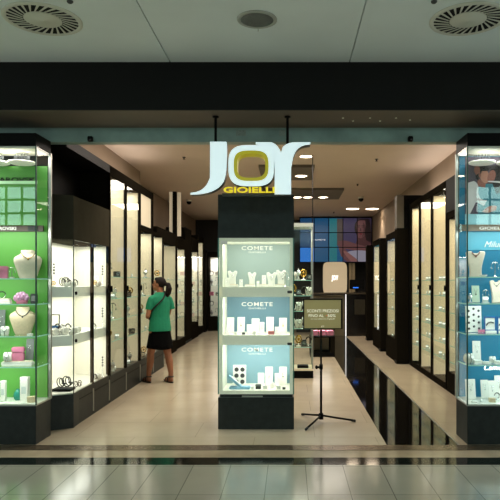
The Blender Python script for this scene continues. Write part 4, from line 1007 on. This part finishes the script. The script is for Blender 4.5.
# ================================================================== GLASS TOWER behind the pillar
TX0, TX1, TY0, TY1 = -0.10, 0.375, 9.5, 10.0
tw = thing('glass_tower', 'free-standing glass tower of jewellery half hidden behind the central pillar', 'display case', ((TX0+TX1)/2, TY0, 0))
b = MB(); b.box(TX0,TX1,TY0,TY1,0,0.12); b.build('base', BLACK, tw)
b = MB(); b.box(TX0,TX1,TY0,TY1,0.12,0.15); b.build('deck', CREAM, tw)
b = MB(); b.box(TX0,TX1,TY0,TY1,2.44,2.50); b.build('top_frame', ACRYL, tw)
b = MB()
for x in (TX0, TX1-0.02):
    for y in (TY0, TY1-0.02): b.box(x, x+0.02, y, y+0.02, 0.15, 2.44)
b.build('corner_posts', ALU, tw)
b = MB(); b.box(TX0+0.02,TX1-0.02,TY0,TY0+0.006,0.15,2.44); b.build('front_glass', GLASSG, tw)
b = MB(); b.box(TX1-0.006,TX1,TY0+0.02,TY1-0.02,0.15,2.44); b.box(TX0,TX0+0.006,TY0+0.02,TY1-0.02,0.15,2.44); b.build('side_glass', GLASSG, tw)
tz = (0.15, 0.50, 0.80, 1.08, 1.33, 1.58)
for z in tz[1:]:
    b = MB(); b.box(TX0+0.022,TX1-0.022,TY0+0.022,TY1-0.022,z-0.008,z); q = b.build('shelf', SHELFG, tw)
    b = MB(); b.box(TX0+0.022,TX1-0.022,TY0+0.019,TY0+0.022,z-0.008,z); b.build('shelf_edge', EDGEG, q)
b = MB(); b.tube([(TX1-0.01,TY0+0.01,2.5),(TX1-0.01,TY0+0.01,3.598)], 0.008, 8); b.build('ceiling_rod', GUN, tw)
area(((TX0+TX1)/2,(TY0+TY1)/2,2.43),(0,0,0),0.35,0.35,16,(1,0.95,0.86))
for j, z in enumerate(tz):
    for i in range(5):
        kd = ['warm_trinket','trinket','dark_trinket','watch','bracelet_ring','trinket','watch'][(i*2+j*3) % 7]
        nm = {'trinket':'crystal figurine','warm_trinket':'gold ornament','dark_trinket':'dark case','watch':'silver watch','bracelet_ring':'bracelet'}[kd]
        if j == 0 and i > 0: continue
        inst(kd, (TX0+0.07+0.085*i, TY0+0.13+0.09*((i+j) % 3), z), '%s, %s from left on %s of the glass tower' % (nm, ORD[i], 'the floor' if j == 0 else 'the %s shelf up' % ORD[j-1]), R(10), (1.6,1.6,2.0), 'pieces in the glass tower')
b = MB(); b.box(0.12,0.30,TY0+0.08,TY0+0.25,0.151,0.19,0.004); tag(b.build('jewel_case', BLACK), 'flat black case at the bottom right of the glass tower', 'case')

# ================================================================== low table with pink goods
t = thing('display_table', 'low lit display table with pink trays behind the poster stand', 'table', (0.7, 12.3, 0))
b = MB(); b.box(0.42,0.93,12.2,12.8,0,0.09); b.build('foot', BLACK, t)
b = MB(); b.box(0.84,0.93,12.2,12.8,0.09,0.40); b.build('side_support', DKBROWN, t)
b = MB(); b.box(0.42,0.5,12.2,12.8,0.09,0.40); b.build('side_support', DKBROWN, t)
b = MB(); b.box(0.5,0.84,12.75,12.8,0.09,0.4); b.build('back_panel', CREAM2, t)
b = MB(); b.box(0.42,0.93,12.2,12.8,0.40,0.43); b.build('tabletop', BLACK, t)
b = MB(); b.box(0.42,0.93,12.2,12.206,0.43,0.66); b.box(0.42,0.93,12.794,12.8,0.43,0.66); b.box(0.42,0.426,12.206,12.794,0.43,0.66); b.box(0.924,0.93,12.206,12.794,0.43,0.66); b.box(0.42,0.93,12.2,12.8,0.66,0.668); b.build('glass_box', GLASS, t)
area((0.68,12.5,0.655),(0,0,0),0.4,0.4,5,(1,0.9,0.82))
for i in range(3):
    inst('pink_box', (0.52+0.16*i, 12.42, 0.43), 'pink gift box, %s from left on the low display table' % ORD[i], 0.1*i, (2.2,2.0,1.7), 'pink boxes on the low table')

# ================================================================== reception end of the shop
YR = 16.9
t = thing('reception_counter', 'dark reception counter with a glowing white corner line', 'counter', (1.4, YR, 0))
b = MB(); b.box(1.62,2.36,YR,YR+0.7,0,1.20); b.build('dark_body', mat('counter lacquer', (24,22,20), 0.2), t)
b = MB(); b.box(0.6,1.575,YR+0.15,YR+0.7,0,1.16); b.build('olive_body', mat('olive stone counter', (104,92,66), 0.3, var=0.15, scale=5), t)
b = MB(); b.box(0.55,2.4,YR-0.03,YR+0.75,1.20,1.24); b.build('counter_top', mat('counter top stone', (70,62,50), 0.25), t)
b = MB(); b.box(1.585,1.612,YR-0.02,YR+0.02,0,1.20); b.build('light_line', mat('white led line', (240,240,240), 0.4, emit=1.0), t)
b = MB(); b.box(1.85,2.15,YR-0.012,YR,0.62,1.05); b.build('front_panel', DKPANEL, t)
# monitor on counter
c = P(357, 287, 17.3)
t = thing('computer_monitor', 'small dark monitor with blue glow on the reception counter', 'monitor', (c.x, 17.3, 1.24))
b = MB(); b.box(c.x-0.1,c.x+0.1,17.25,17.4,1.241,1.255); b.tube([(c.x,17.33,1.25),(c.x,17.33,1.36)],0.015,8); b.build('stand', BLACK, t)
b = MB(); b.box(c.x-0.22,c.x+0.2,17.28,17.31,1.34,1.62,0.006); b.build('housing', BLACK, t)
b = MB(); b.box(c.x-0.12,c.x+0.04,17.276,17.281,1.37,1.40); b.build('blue_bar', mat('blue glow', (40,110,230), 0.4, emit=1.2), t)
# glowing ivory panel with logo
YS = 18.3
a0, a1 = P(323,262,YS), P(347,294,YS)
t = thing('glowing_panel', 'rounded ivory light panel bearing a small JOY emblem under the video wall', 'sign', ((a0.x+a1.x)/2, YS, 1.2))
cxp, czp = (a0.x+a1.x)/2, (a0.z+a1.z)/2
b = MB(); b.prism(sq(cxp, czp, (a1.x-a0.x)/2, (a0.z-a1.z)/2, 48, 6.5), 'y', YS, YS+0.06); b.build('panel', mat('ivory light panel', (200,184,156), 0.5, emit=0.26, ergb=(255,232,190), var=0.05, scale=3), t)
text('emblem', 'JOY', 0.2, mat('white glow', (255,255,250), 0.4, emit=2.2), t, (cxp, YS-0.004, czp-0.06), width=6.5/F*YS, bold=0.002)
b = MB(); b.box(cxp-0.3,cxp+0.3,YS+0.06,YS+0.14,1.001,1.3); b.build('bracket', BLACK, t)
a0, a1 = P(349,263,YS+0.4), P(355,292,YS+0.4)
b = MB(); b.box(a0.x,(a0.x+a1.x)/2-0.01,YS+0.4,YS+0.45,1.0,a0.z); b.box((a0.x+a1.x)/2+0.01,a1.x,YS+0.42,YS+0.47,1.0,a0.z)
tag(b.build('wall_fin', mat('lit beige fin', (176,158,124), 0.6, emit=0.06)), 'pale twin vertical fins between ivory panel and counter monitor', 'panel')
# back bar behind the counter
b = MB(); b.box(0.2,2.56,18.2,19.45,0,1.0); struct(b.build('trim_10', BACKDK))
# video wall
YV = 18.4
v0, v1 = P(300,218,YV), P(371.5,262,YV)
vw = thing('video_wall', 'large video wall showing a woman beside blue colour fields', 'screen', ((v0.x+v1.x)/2, YV, v1.z))
b = MB(); b.box(v0.x-0.02,v1.x+0.02,YV+0.012,YV+0.1,v1.z-0.02,v0.z+0.02); b.build('frame', BLACK, vw)
b = MB(); b.box(v0.x+0.4,v0.x+0.55,YV+0.1,19.5,v1.z+0.3,v0.z-0.3); b.box(v1.x-0.55,v1.x-0.4,YV+0.1,19.5,v1.z+0.3,v0.z-0.3); b.build('wall_bracket', BLACK, vw)
def scr(n, c, e=0.36): return mat(n, tuple(int(v*0.25) for v in c), 0.25, emit=e, ergb=c, var=0.03, scale=3)
cols = [scr('screen deep blue',(30,96,150)), scr('screen blue',(34,108,160)), scr('screen blue two',(36,112,164)), scr('screen violet',(86,78,116)), scr('screen dusk',(74,60,84))]
W5 = (v1.x-v0.x)/5; H3 = (v0.z-v1.z)/3; g_ = 0.012
for r_ in range(3):
    for k in range(5):
        b = MB(); b.box(v0.x+W5*k+g_/2, v0.x+W5*(k+1)-g_/2, YV, YV+0.012, v1.z+H3*r_+g_/2, v1.z+H3*(r_+1)-g_/2)
        q = b.build('screen_panel', cols[k] if not (k == 0 and r_ == 0) else scr('screen bright blue',(30,110,200),0.9), vw)
def spoly(name, pts, m, d):
    b = MB(); b.prism([(P(u,0,YV).x, P(0,v,YV).z) for u, v in pts], 'y', YV-d, YV-d+0.0015); return b.build(name, m, vw)
spoly('teal_field', [(329.5,218.6),(337,218.6),(337,261.5),(329.5,261.5)], scr('screen teal',(44,140,150),0.45), 0.002)
spoly('taupe_field', [(337,218.6),(343,218.6),(343,242),(337,246)], scr('screen taupe',(98,86,84),0.42), 0.003)
HS = scr('screen hair',(40,26,32),0.3); S1_ = scr('screen skin',(132,86,88),0.36); S2_ = scr('screen skin shade',(96,58,62),0.34); S3_ = scr('screen skin lit',(164,112,108),0.4)
spoly('hair', bez((354.5,230),(354,218.8),(362,218.8),7)+bez((369,218.8),(371.2,224),(371.2,236),6)+[(371.2,250),(365,248),(362,240),(357,236)], HS, 0.0035)
spoly('neck', [(358.8,233),(364.4,232),(366,240),(371,243),(371,252),(352,252),(356,243)], S2_, 0.005)
spoly('shoulder_arm', bez((338.6,241.5),(344,239),(352,242.5),6)+bez((360,245),(367,246.5),(371.2,248),5)+[(371.2,252)]+bez((362,252),(352,250),(344,248.5),5), S1_, 0.0065)
spoly('white_top', bez((347,252),(356,249),(371.2,251.5),6)+[(371.2,261.6),(350,261.6),(346,257)], scr('screen lilac white',(170,166,184),0.45), 0.0085)
spoly('forearm', bez((338,241),(340,240.5),(342,242),4)+bez((345,248),(348,254),(354,259),6)+[(354,261.6),(347,261.6)]+bez((341,256),(339,250),(338,245),5), S1_, 0.0095)
spoly('hand', bez((343,251),(346,250.5),(350,254),5)+[(356,258.5),(358.5,261.6),(351,261.6),(346,256)], S3_, 0.0105)
spoly('face', bez((356.6,224),(357,220.4),(361,220.2),6)+bez((365,220.4),(366,225),(365,230),6)+bez((364,236),(361.6,238.6),(360.4,238.4),5)+bez((358,237.6),(356.4,231),(356.6,227),5), S1_, 0.0075)
spoly('cheek_shade', bez((363,222),(366,225),(365,230),5)+bez((364,235),(362.6,237),(362,237.4),4)+[(363.4,230)], S2_, 0.0078)
for ex in (358.7, 362.9):
    spoly('eye', elp(ex,227.0,1.0,0.42,10), HS, 0.0088); spoly('brow', [(ex-1.4,225.6),(ex,225.0),(ex+1.4,225.5),(ex+1.4,225.9),(ex,225.5),(ex-1.4,226.1)], HS, 0.0088)
spoly('nose', [(360.3,228),(360.9,228),(361.3,231.3),(359.6,231.3)], S2_, 0.0088)
spoly('lips', bez((358.8,233.8),(360.3,232.4),(362.2,233.7),5)+bez((361.6,235),(360,235.2),(358.8,233.8),4), scr('screen lips',(136,48,58),0.34), 0.0088)
b = MB()
for k in range(1,5): x = v0.x+W5*k; b.box(x-0.012,x+0.012,YV-0.013,YV-0.011,v1.z,v0.z)
for r_ in (1,2): z = v1.z+H3*r_; b.box(v0.x,v1.x,YV-0.013,YV-0.011,z-0.012,z+0.012)
b.build('bezel_lines', BLACK, vw)
p = P(319,240.5,YV); text('lettering', 'COMETE', 0.06, scr('screen white',(225,235,240),0.9), vw, (p.x, YV-0.003, p.z), width=13/F*YV)

# ================================================================== POSTER STAND
hx, hy = 0.343, 6.52
st = thing('poster_stand', 'black tripod poster stand with olive discount sign, right of central pillar', 'sign stand', (hx,hy,0))
b = MB(); b.tube([(hx,hy,0.05),(hx,hy,0.62)],0.013,12); b.tube([(hx,hy,0.60),(hx,hy,1.05)],0.010,12); b.build('pole', BLACK, st, True)
b = MB(); b.tube([(hx,hy,0.035),(hx,hy,0.10)],0.026,14); b.build('hub', BLACK, st, True)
b = MB(); b.tube([(hx,hy,0.585),(hx,hy,0.64)],0.02,12); q = b.build('collar', BLACK, st, True)
b = MB(); b.tube([(hx,hy,0.61),(hx-0.045,hy-0.01,0.61)],0.012,10); b.ell((hx-0.05,hy-0.01,0.61),0.016,0.016,0.022,10,6); b.build('knob', BLACK, q, True)
for fx, fy in ((0.14,6.86),(0.725,6.53),(0.164,6.15)):
    v = Vector((fx-hx, fy-hy, 0)).normalized()
    b = MB(); b.tube([(hx+v.x*0.02,hy+v.y*0.02,0.075),(hx+v.x*0.15,hy+v.y*0.15,0.052),(fx-v.x*0.02,fy-v.y*0.02,0.018)],0.011,10); lg = b.build('leg', BLACK, st, True)
    b = MB(); b.tube([(fx-v.x*0.045,fy-v.y*0.045,0.020),(fx,fy,0.013)],0.0135,10); b.build('rubber_foot', mat('black rubber', (12,12,12), 0.8), lg, True)
s0, s1 = P(303,298.5,hy-0.02), P(342.5,328.8,hy-0.02); yq = hy-0.025
b = MB(); b.ringprism([(s0.x,s1.z),(s1.x,s1.z),(s1.x,s0.z),(s0.x,s0.z)], [(s0.x+0.014,s1.z+0.008),(s1.x-0.018,s1.z+0.008),(s1.x-0.018,s0.z-0.016),(s0.x+0.014,s0.z-0.016)], 'y', yq-0.012, yq+0.012); fr_ = b.build('frame', BLACK, st)
b = MB(); b.box(s0.x+0.014,s1.x-0.018,yq-0.004,yq+0.008,s1.z+0.008,s0.z-0.016); pn = b.build('poster', mat('self-lit olive gold poster', (150,138,90), 0.4, var=0.05, scale=3, emit=0.34), fr_)  # poster colour glows in place of mall light falling on it
LW = mat('self-lit cream lettering', (235,232,212), 0.5, emit=0.7); cxs = (s0.x+s1.x)/2  # print glows along with the poster to read bright
text('lettering', 'SCONTI PREZIOSI', 0.046, LW, pn, (cxs, yq-0.005, P(0,312.3,yq).z), width=0.345, extrude=0.001)
q = text('lettering', 'FINO AL', 0.046, LW, pn, (P(316,0,yq).x, yq-0.005, P(0,317,yq).z), width=0.165, extrude=0.001)
x_ = P(326.8,0,yq).x; z_ = P(0,315.6,yq).z; b = MB(); b.box(x_-0.010, x_+0.008, yq-0.0055, yq-0.004, z_-0.004, z_+0.004); b.build('minus_sign', mat('orange print', (225,110,50), 0.5, emit=0.4), pn)
text('lettering', '50%', 0.046, LW, pn, (P(331.5,0,yq).x, yq-0.005, P(0,317,yq).z), width=0.088, extrude=0.001)
text('small_lettering', 'su una selezione di gioielli', 0.016, LW, pn, (cxs, yq-0.005, P(0,319.3,yq).z), width=0.26, extrude=0.0005)
text('emblem', 'JOY', 0.02, LW, pn, (cxs, yq-0.005, P(0,327,yq).z), width=0.035, extrude=0.0005)
b = MB(); b.tube([(hx,hy,1.03),(hx,hy,1.2)],0.009,8); b.box(hx-0.03,hx+0.03,hy-0.014,hy-0.004,1.08,1.18); b.build('clamp', BLACK, st)

# ================================================================== WOMAN
SKIN = mat('tanned skin', (152,98,70), 0.55, var=0.05, scale=20)
HAIR = mat('dark brown hair', (22,14,12), 0.65, var=0.3, scale=60, spec=0.2)
SHIRT = mat('emerald cotton', (6,128,94), 0.8, var=0.08, scale=25, bump=0.08)
SKIRT = mat('black cotton', (5,5,6), 0.95, var=0.1, scale=25, bump=0.05, spec=0.1)
per = thing('person', 'woman in emerald t-shirt and black skirt looking into the left cabinets', 'person', (0,0,0))
def limb(b, pts, rs, n=12):
    b.tube(pts, rs, n)
    for p, r in ((pts[0], rs[0]), (pts[-1], rs[-1])): b.ell(p, r, r, r, n, 6)
def ring(cx, cy, z, rx, ry, n=20, tilt=0.0): return [(cx+rx*math.cos(2*math.pi*i/n), cy+ry*math.sin(2*math.pi*i/n), z + tilt*math.sin(2*math.pi*i/n)) for i in range(n)]
HC = Vector((-0.005, 0.03, 1.515)); HR_ = Matrix.Rotation(R(42), 3, 'Z') @ Matrix.Rotation(R(6), 3, 'X')
def hp(x, y, z): return HC + HR_ @ Vector((x, y, z))
LF, RF = (-0.115, 0.15), (0.15, -0.06)
b = MB()
# torso
b.rings([ring(0,0,0.76,0.13,0.10), ring(0,-0.005,0.84,0.162,0.118), ring(0,0,0.93,0.145,0.105), ring(0,0.005,1.02,0.124,0.09), ring(0,0.005,1.14,0.142,0.10), ring(0,0,1.25,0.138,0.092), ring(0,-0.008,1.33,0.11,0.068), ring(0,-0.008,1.375,0.06,0.055)])
limb(b, [(0,-0.008,1.35),(0,0.0,1.40),(HC.x,HC.y-0.02,1.455)], [0.056,0.05,0.048])
# head: skull, jaw, nose, ear, brow
b.ell(hp(0,-0.012,0.02), 0.074, 0.092, 0.088, 18, 12, HR_)
b.ell(hp(0,0.022,-0.045), 0.055, 0.062, 0.062, 16, 10, HR_)
b.ell(hp(0,0.055,-0.085), 0.026, 0.022, 0.020, 12, 8, HR_)
b.tube([hp(0,0.080,0.012), hp(0,0.098,-0.018), hp(0,0.094,-0.032)], [0.008,0.011,0.010], 8)
b.ell(hp(0,0.094,-0.026), 0.014,0.010,0.010, 10, 6, HR_)
b.ell(hp(0,0.082,-0.052), 0.022,0.008,0.006, 10, 6, HR_); b.ell(hp(0,0.080,-0.063), 0.020,0.009,0.007, 10, 6, HR_)
for s in (-1,1): b.ell(hp(s*0.073,-0.010,-0.012), 0.010,0.020,0.030, 10, 6, HR_)
# legs
for (fx, fy), sx in ((LF,-1),(RF,1)):
    hipx = sx*0.085; kx = hipx*0.4+fx*0.6; ky = fy*0.55+0.025
    limb(b, [(hipx,0.0,0.80),(hipx+0.01*sx,0.008,0.66),(kx,ky,0.46),(kx*0.6+fx*0.4,ky*0.6+fy*0.4-0.018,0.33),(fx,fy-0.006,0.16),(fx,fy,0.075)], [0.088,0.080,0.056,0.056,0.038,0.034])
    b.ell((fx,fy-0.025,0.045), 0.030,0.034,0.034, 12, 8)
    b.tube([(fx,fy-0.03,0.045),(fx,fy+0.06,0.042),(fx+0.004*sx,fy+0.13,0.030),(fx+0.004*sx,fy+0.17,0.026)], [0.028,0.032,0.034,0.024], 12)
    for k in range(5):
        tx = fx + sx*(-0.026+0.013*k); ln = 0.205-0.009*k
        b.tube([(tx,fy+0.15,0.028),(tx,fy+ln-0.012,0.026),(tx,fy+ln,0.022)], [0.009-0.0008*k,0.008-0.0007*k,0.005], 8)
# arms
def hand(wr, el, palm_n, s):
    wr = Vector(wr); d = (wr-Vector(el)).normalized(); n_ = Vector(palm_n).normalized(); n_ = (n_-d*n_.dot(d)).normalized(); w = d.cross(n_)*s
    b.ell(wr+d*0.045, 0.040,0.018,0.050, 12, 8, Matrix((w, n_, d)).transposed())
    for k in range(4):
        o = w*(0.028-0.0185*k); ln = (0.070,0.078,0.073,0.058)[k]; a = wr+d*0.080+o
        b.tube([a, a+d*ln*0.45+n_*0.008, a+d*ln*0.75+n_*0.026, a+d*ln*0.80+n_*0.046], [0.0088,0.0082,0.0075,0.006], 8)
    a = wr+d*0.025+w*0.034
    b.tube([a, a+d*0.028+w*0.020+n_*0.012, a+d*0.052+w*0.022+n_*0.026], [0.011,0.0095,0.007], 8)
LE, LWR = (-0.212,-0.03,1.04), (-0.11,0.185,1.0)
RE, RWR = (0.172,0.05,1.06), (0.06,0.21,1.08)
limb(b, [(-0.120,-0.008,1.305),(-0.172,-0.015,1.19),LE], [0.045,0.041,0.034]); limb(b, [LE,(-0.175,0.06,1.02),LWR], [0.034,0.033,0.024])
limb(b, [(0.120,-0.008,1.305),(0.166,0.005,1.19),RE], [0.045,0.041,0.034]); limb(b, [RE,(0.15,0.09,1.06),RWR], [0.034,0.033,0.024])
hand(LWR, (-0.175,0.06,1.02), (0.6,0.2,0.3), 1); hand(RWR, (0.15,0.09,1.06), (-0.5,0.3,0.4), -1)
body = b.build('body', SKIN, per)
bake(body, [('REMESH', dict(mode='VOXEL', voxel_size=0.0055)), ('SMOOTH', dict(factor=0.5, iterations=3))])
# eyes and brows
b = MB()
for s in (-1,1): b.ell(hp(s*0.031,0.071,0.004), 0.013,0.008,0.007, 10, 6, HR_)
b.build('eyes', mat('dark eyes', (28,22,20), 0.2), per, True)
b = MB()
for s in (-1,1): b.tube([hp(s*0.016,0.080,0.022), hp(s*0.032,0.077,0.026), hp(s*0.046,0.066,0.020)], 0.0035, 6)
b.build('eyebrows', HAIR, per, True)
# hair: cap and ponytail
b = MB()
b.ell(hp(0,-0.026,0.030), 0.081,0.090,0.088, 18, 12, HR_)
b.ell(hp(0,0.022,0.074), 0.062,0.052,0.034, 14, 8, HR_)
b.ell(hp(0,-0.110,0.020), 0.030,0.030,0.030, 12, 8, HR_)
b.tube([hp(0,-0.100,0.022), hp(0,-0.150,0.012), hp(0.0,-0.172,-0.05), hp(0,-0.165,-0.12), hp(0,-0.150,-0.165), hp(0,-0.142,-0.185)], [0.026,0.040,0.048,0.044,0.028,0.008], 14)
q = b.build('hair', HAIR, per); bake(q, [('REMESH', dict(mode='VOXEL', voxel_size=0.006)), ('SMOOTH', dict(factor=0.5, iterations=2))])
# t-shirt
b = MB()
b.rings([ring(0,0,0.80,0.182,0.138), ring(0,0,0.90,0.172,0.128), ring(0,0.003,1.02,0.156,0.116), ring(0,0.003,1.14,0.158,0.118), ring(0,-0.002,1.25,0.162,0.114), ring(0,-0.008,1.325,0.142,0.088), ring(0,-0.006,1.372,0.09,0.070), ring(0,-0.004,1.395,0.064,0.060)])
for s in (-1,1):
    b.tube([(s*0.095,-0.006,1.315),(s*0.142,-0.008,1.285),(s*0.172,-0.010,1.21),(s*0.188,-0.012,1.13)], [0.050,0.058,0.056,0.056], 14)
q = b.build('t_shirt', SHIRT, per); bake(q, [('REMESH', dict(mode='VOXEL', voxel_size=0.008)), ('SMOOTH', dict(factor=0.5, iterations=3))])
# skirt with soft folds
b = MB(); rr = []
for k in range(7):
    u = k/6; z = 0.86-0.325*u; n = 48
    rr.append([((0.158+0.050*u)*(1+0.035*u*math.sin(9*a_))*math.cos(a_), (0.118+0.040*u)*(1+0.035*u*math.sin(9*a_))*math.sin(a_), z+0.012*u*math.cos(2*a_)) for a_ in [2*math.pi*i/n for i in range(n)]])
for k in range(6,0,-2):
    u = k/6; z = 0.86-0.325*u + 0.002
    rr.append([((0.150+0.050*u)*math.cos(a_), (0.110+0.040*u)*math.sin(a_), z+0.012*u*math.cos(2*a_)) for a_ in [2*math.pi*i/48 for i in range(48)]])
b.rings(rr, cap=True); b.build('skirt', SKIRT, per, True)
# sandals
for (fx, fy), sx in ((LF,-1),(RF,1)):
    b = MB(); o_ = [(fx+sx*0.004+0.036*math.cos(a_)*(1.12 if math.sin(a_)>0 else 0.92), fy+0.068+0.142*math.sin(a_)) for a_ in [2*math.pi*i/24 for i in range(24)]]
    b.prism(o_, 'z', 0.0, 0.018); q = b.build('sandal', mat('dark brown leather', (44,28,24), 0.5), per)
    b = MB(); 
    b.tube([(fx-0.036,fy+0.13,0.012),(fx-0.022,fy+0.12,0.060),(fx,fy+0.115,0.070),(fx+0.022,fy+0.12,0.060),(fx+0.038,fy+0.13,0.012)], 0.010, 8)
    b.tube([(fx-0.034,fy+0.05,0.012),(fx-0.030,fy+0.05,0.065),(fx,fy+0.055,0.083),(fx+0.030,fy+0.05,0.065),(fx+0.034,fy+0.05,0.012)], 0.009, 8)
    b.torus((fx,fy-0.004,0.095), 0.041, 0.008, 'z', 18, 8)
    b.build('straps', mat('black leather', (16,14,14), 0.5), q, True)
per.location = (-1.995, 9.05, 0.0); per.rotation_euler = (0,0,R(38))
# crossbody bag
bag = thing('crossbody_bag', 'thin black crossbody bag strap slanting over the back of the woman', 'bag', (0,0,0))
b = MB(); pts = []
for u in [i/16 for i in range(17)]:
    ang = R(-55) + (R(-165)-R(-55))*u; z = 1.395 - 0.30*u
    sc_ = 1.0 if u > 0.25 else 0.75+u
    rx = 0.164; ry = 0.121
    if z > 1.25: k_ = (z-1.25)/0.145; rx = 0.170-0.085*k_; ry = 0.124-0.048*k_
    pts.append((rx*math.cos(ang)*1.02, ry*math.sin(ang)*1.06-0.004, z+0.004))
b.tube(pts, 0.011, 8)
fp = [pts[-1]]
for u in [i/6 for i in range(1,7)]:
    ang = R(-165) + R(-70)*u; fp.append((0.172*math.cos(ang), 0.132*math.sin(ang), 1.095-0.02*u))
b.tube(fp, 0.010, 8)
fp = [pts[0]] + [(0.075, 0.02, 1.412), (0.07, 0.09, 1.35), (0.03,0.15,1.22), (-0.015,0.17,1.055)]
b.tube(fp, 0.010, 8)
b.build('strap', mat('black webbing', (10,10,10), 0.7), bag, True)
b = MB(); b.box(-0.09,0.06,0.15,0.20,0.93,1.06,0.015); b.build('pouch', mat('black bag leather', (18,18,18), 0.5), bag)
bag.location = per.location; bag.rotation_euler = per.rotation_euler

# ================================================================== LIGHT
w = bpy.data.worlds.new('mall_ambience'); SC.world = w; w.use_nodes = True
w.node_tree.nodes['Background'].inputs[0].default_value = (0.84, 0.90, 0.88, 1); w.node_tree.nodes['Background'].inputs[1].default_value = 1.6
warm = (1.0, 0.88, 0.76)
for x, y, pw in ((-1.2, 8.6, 42), (0.9, 8.6, 30), (-1.2, 12.0, 34), (1.0, 12.0, 28), (-0.6, 15.5, 32), (1.0, 15.2, 20)):  # area lights added without fixtures for warm shop ambience
    area((x, y, 3.52), (0,0,0), 0.9, 1.2, pw, warm)
# added upward lamps above the cabinets, standing in for warm bounce on the ceiling
for x, y, L_ in ((-2.5, 8.8, 2.2), (2.42, 9.6, 2.4)):
    area((x, y, 3.10), (R(180),0,0), 0.2, L_, 7, warm)

# ================================================================== CAMERA / VIEW
cam = bpy.data.cameras.new('camera'); co = bpy.data.objects.new('camera', cam); COL.objects.link(co)
co.location = (0,0,EYE); co.rotation_euler = (R(90),0,0)
cam.sensor_width = 36; cam.lens = F/500*36; cam.shift_x = (250-CX)/500; cam.shift_y = (CY-250)/500
cam.clip_end = 100
SC.camera = co
SC.view_settings.view_transform = 'Standard'; SC.view_settings.look = 'None'; SC.view_settings.exposure = 0.0
SC.cycles.transparent_max_bounces = 24
SC.cycles.max_bounces = 8; SC.cycles.diffuse_bounces = 4; SC.cycles.glossy_bounces = 4
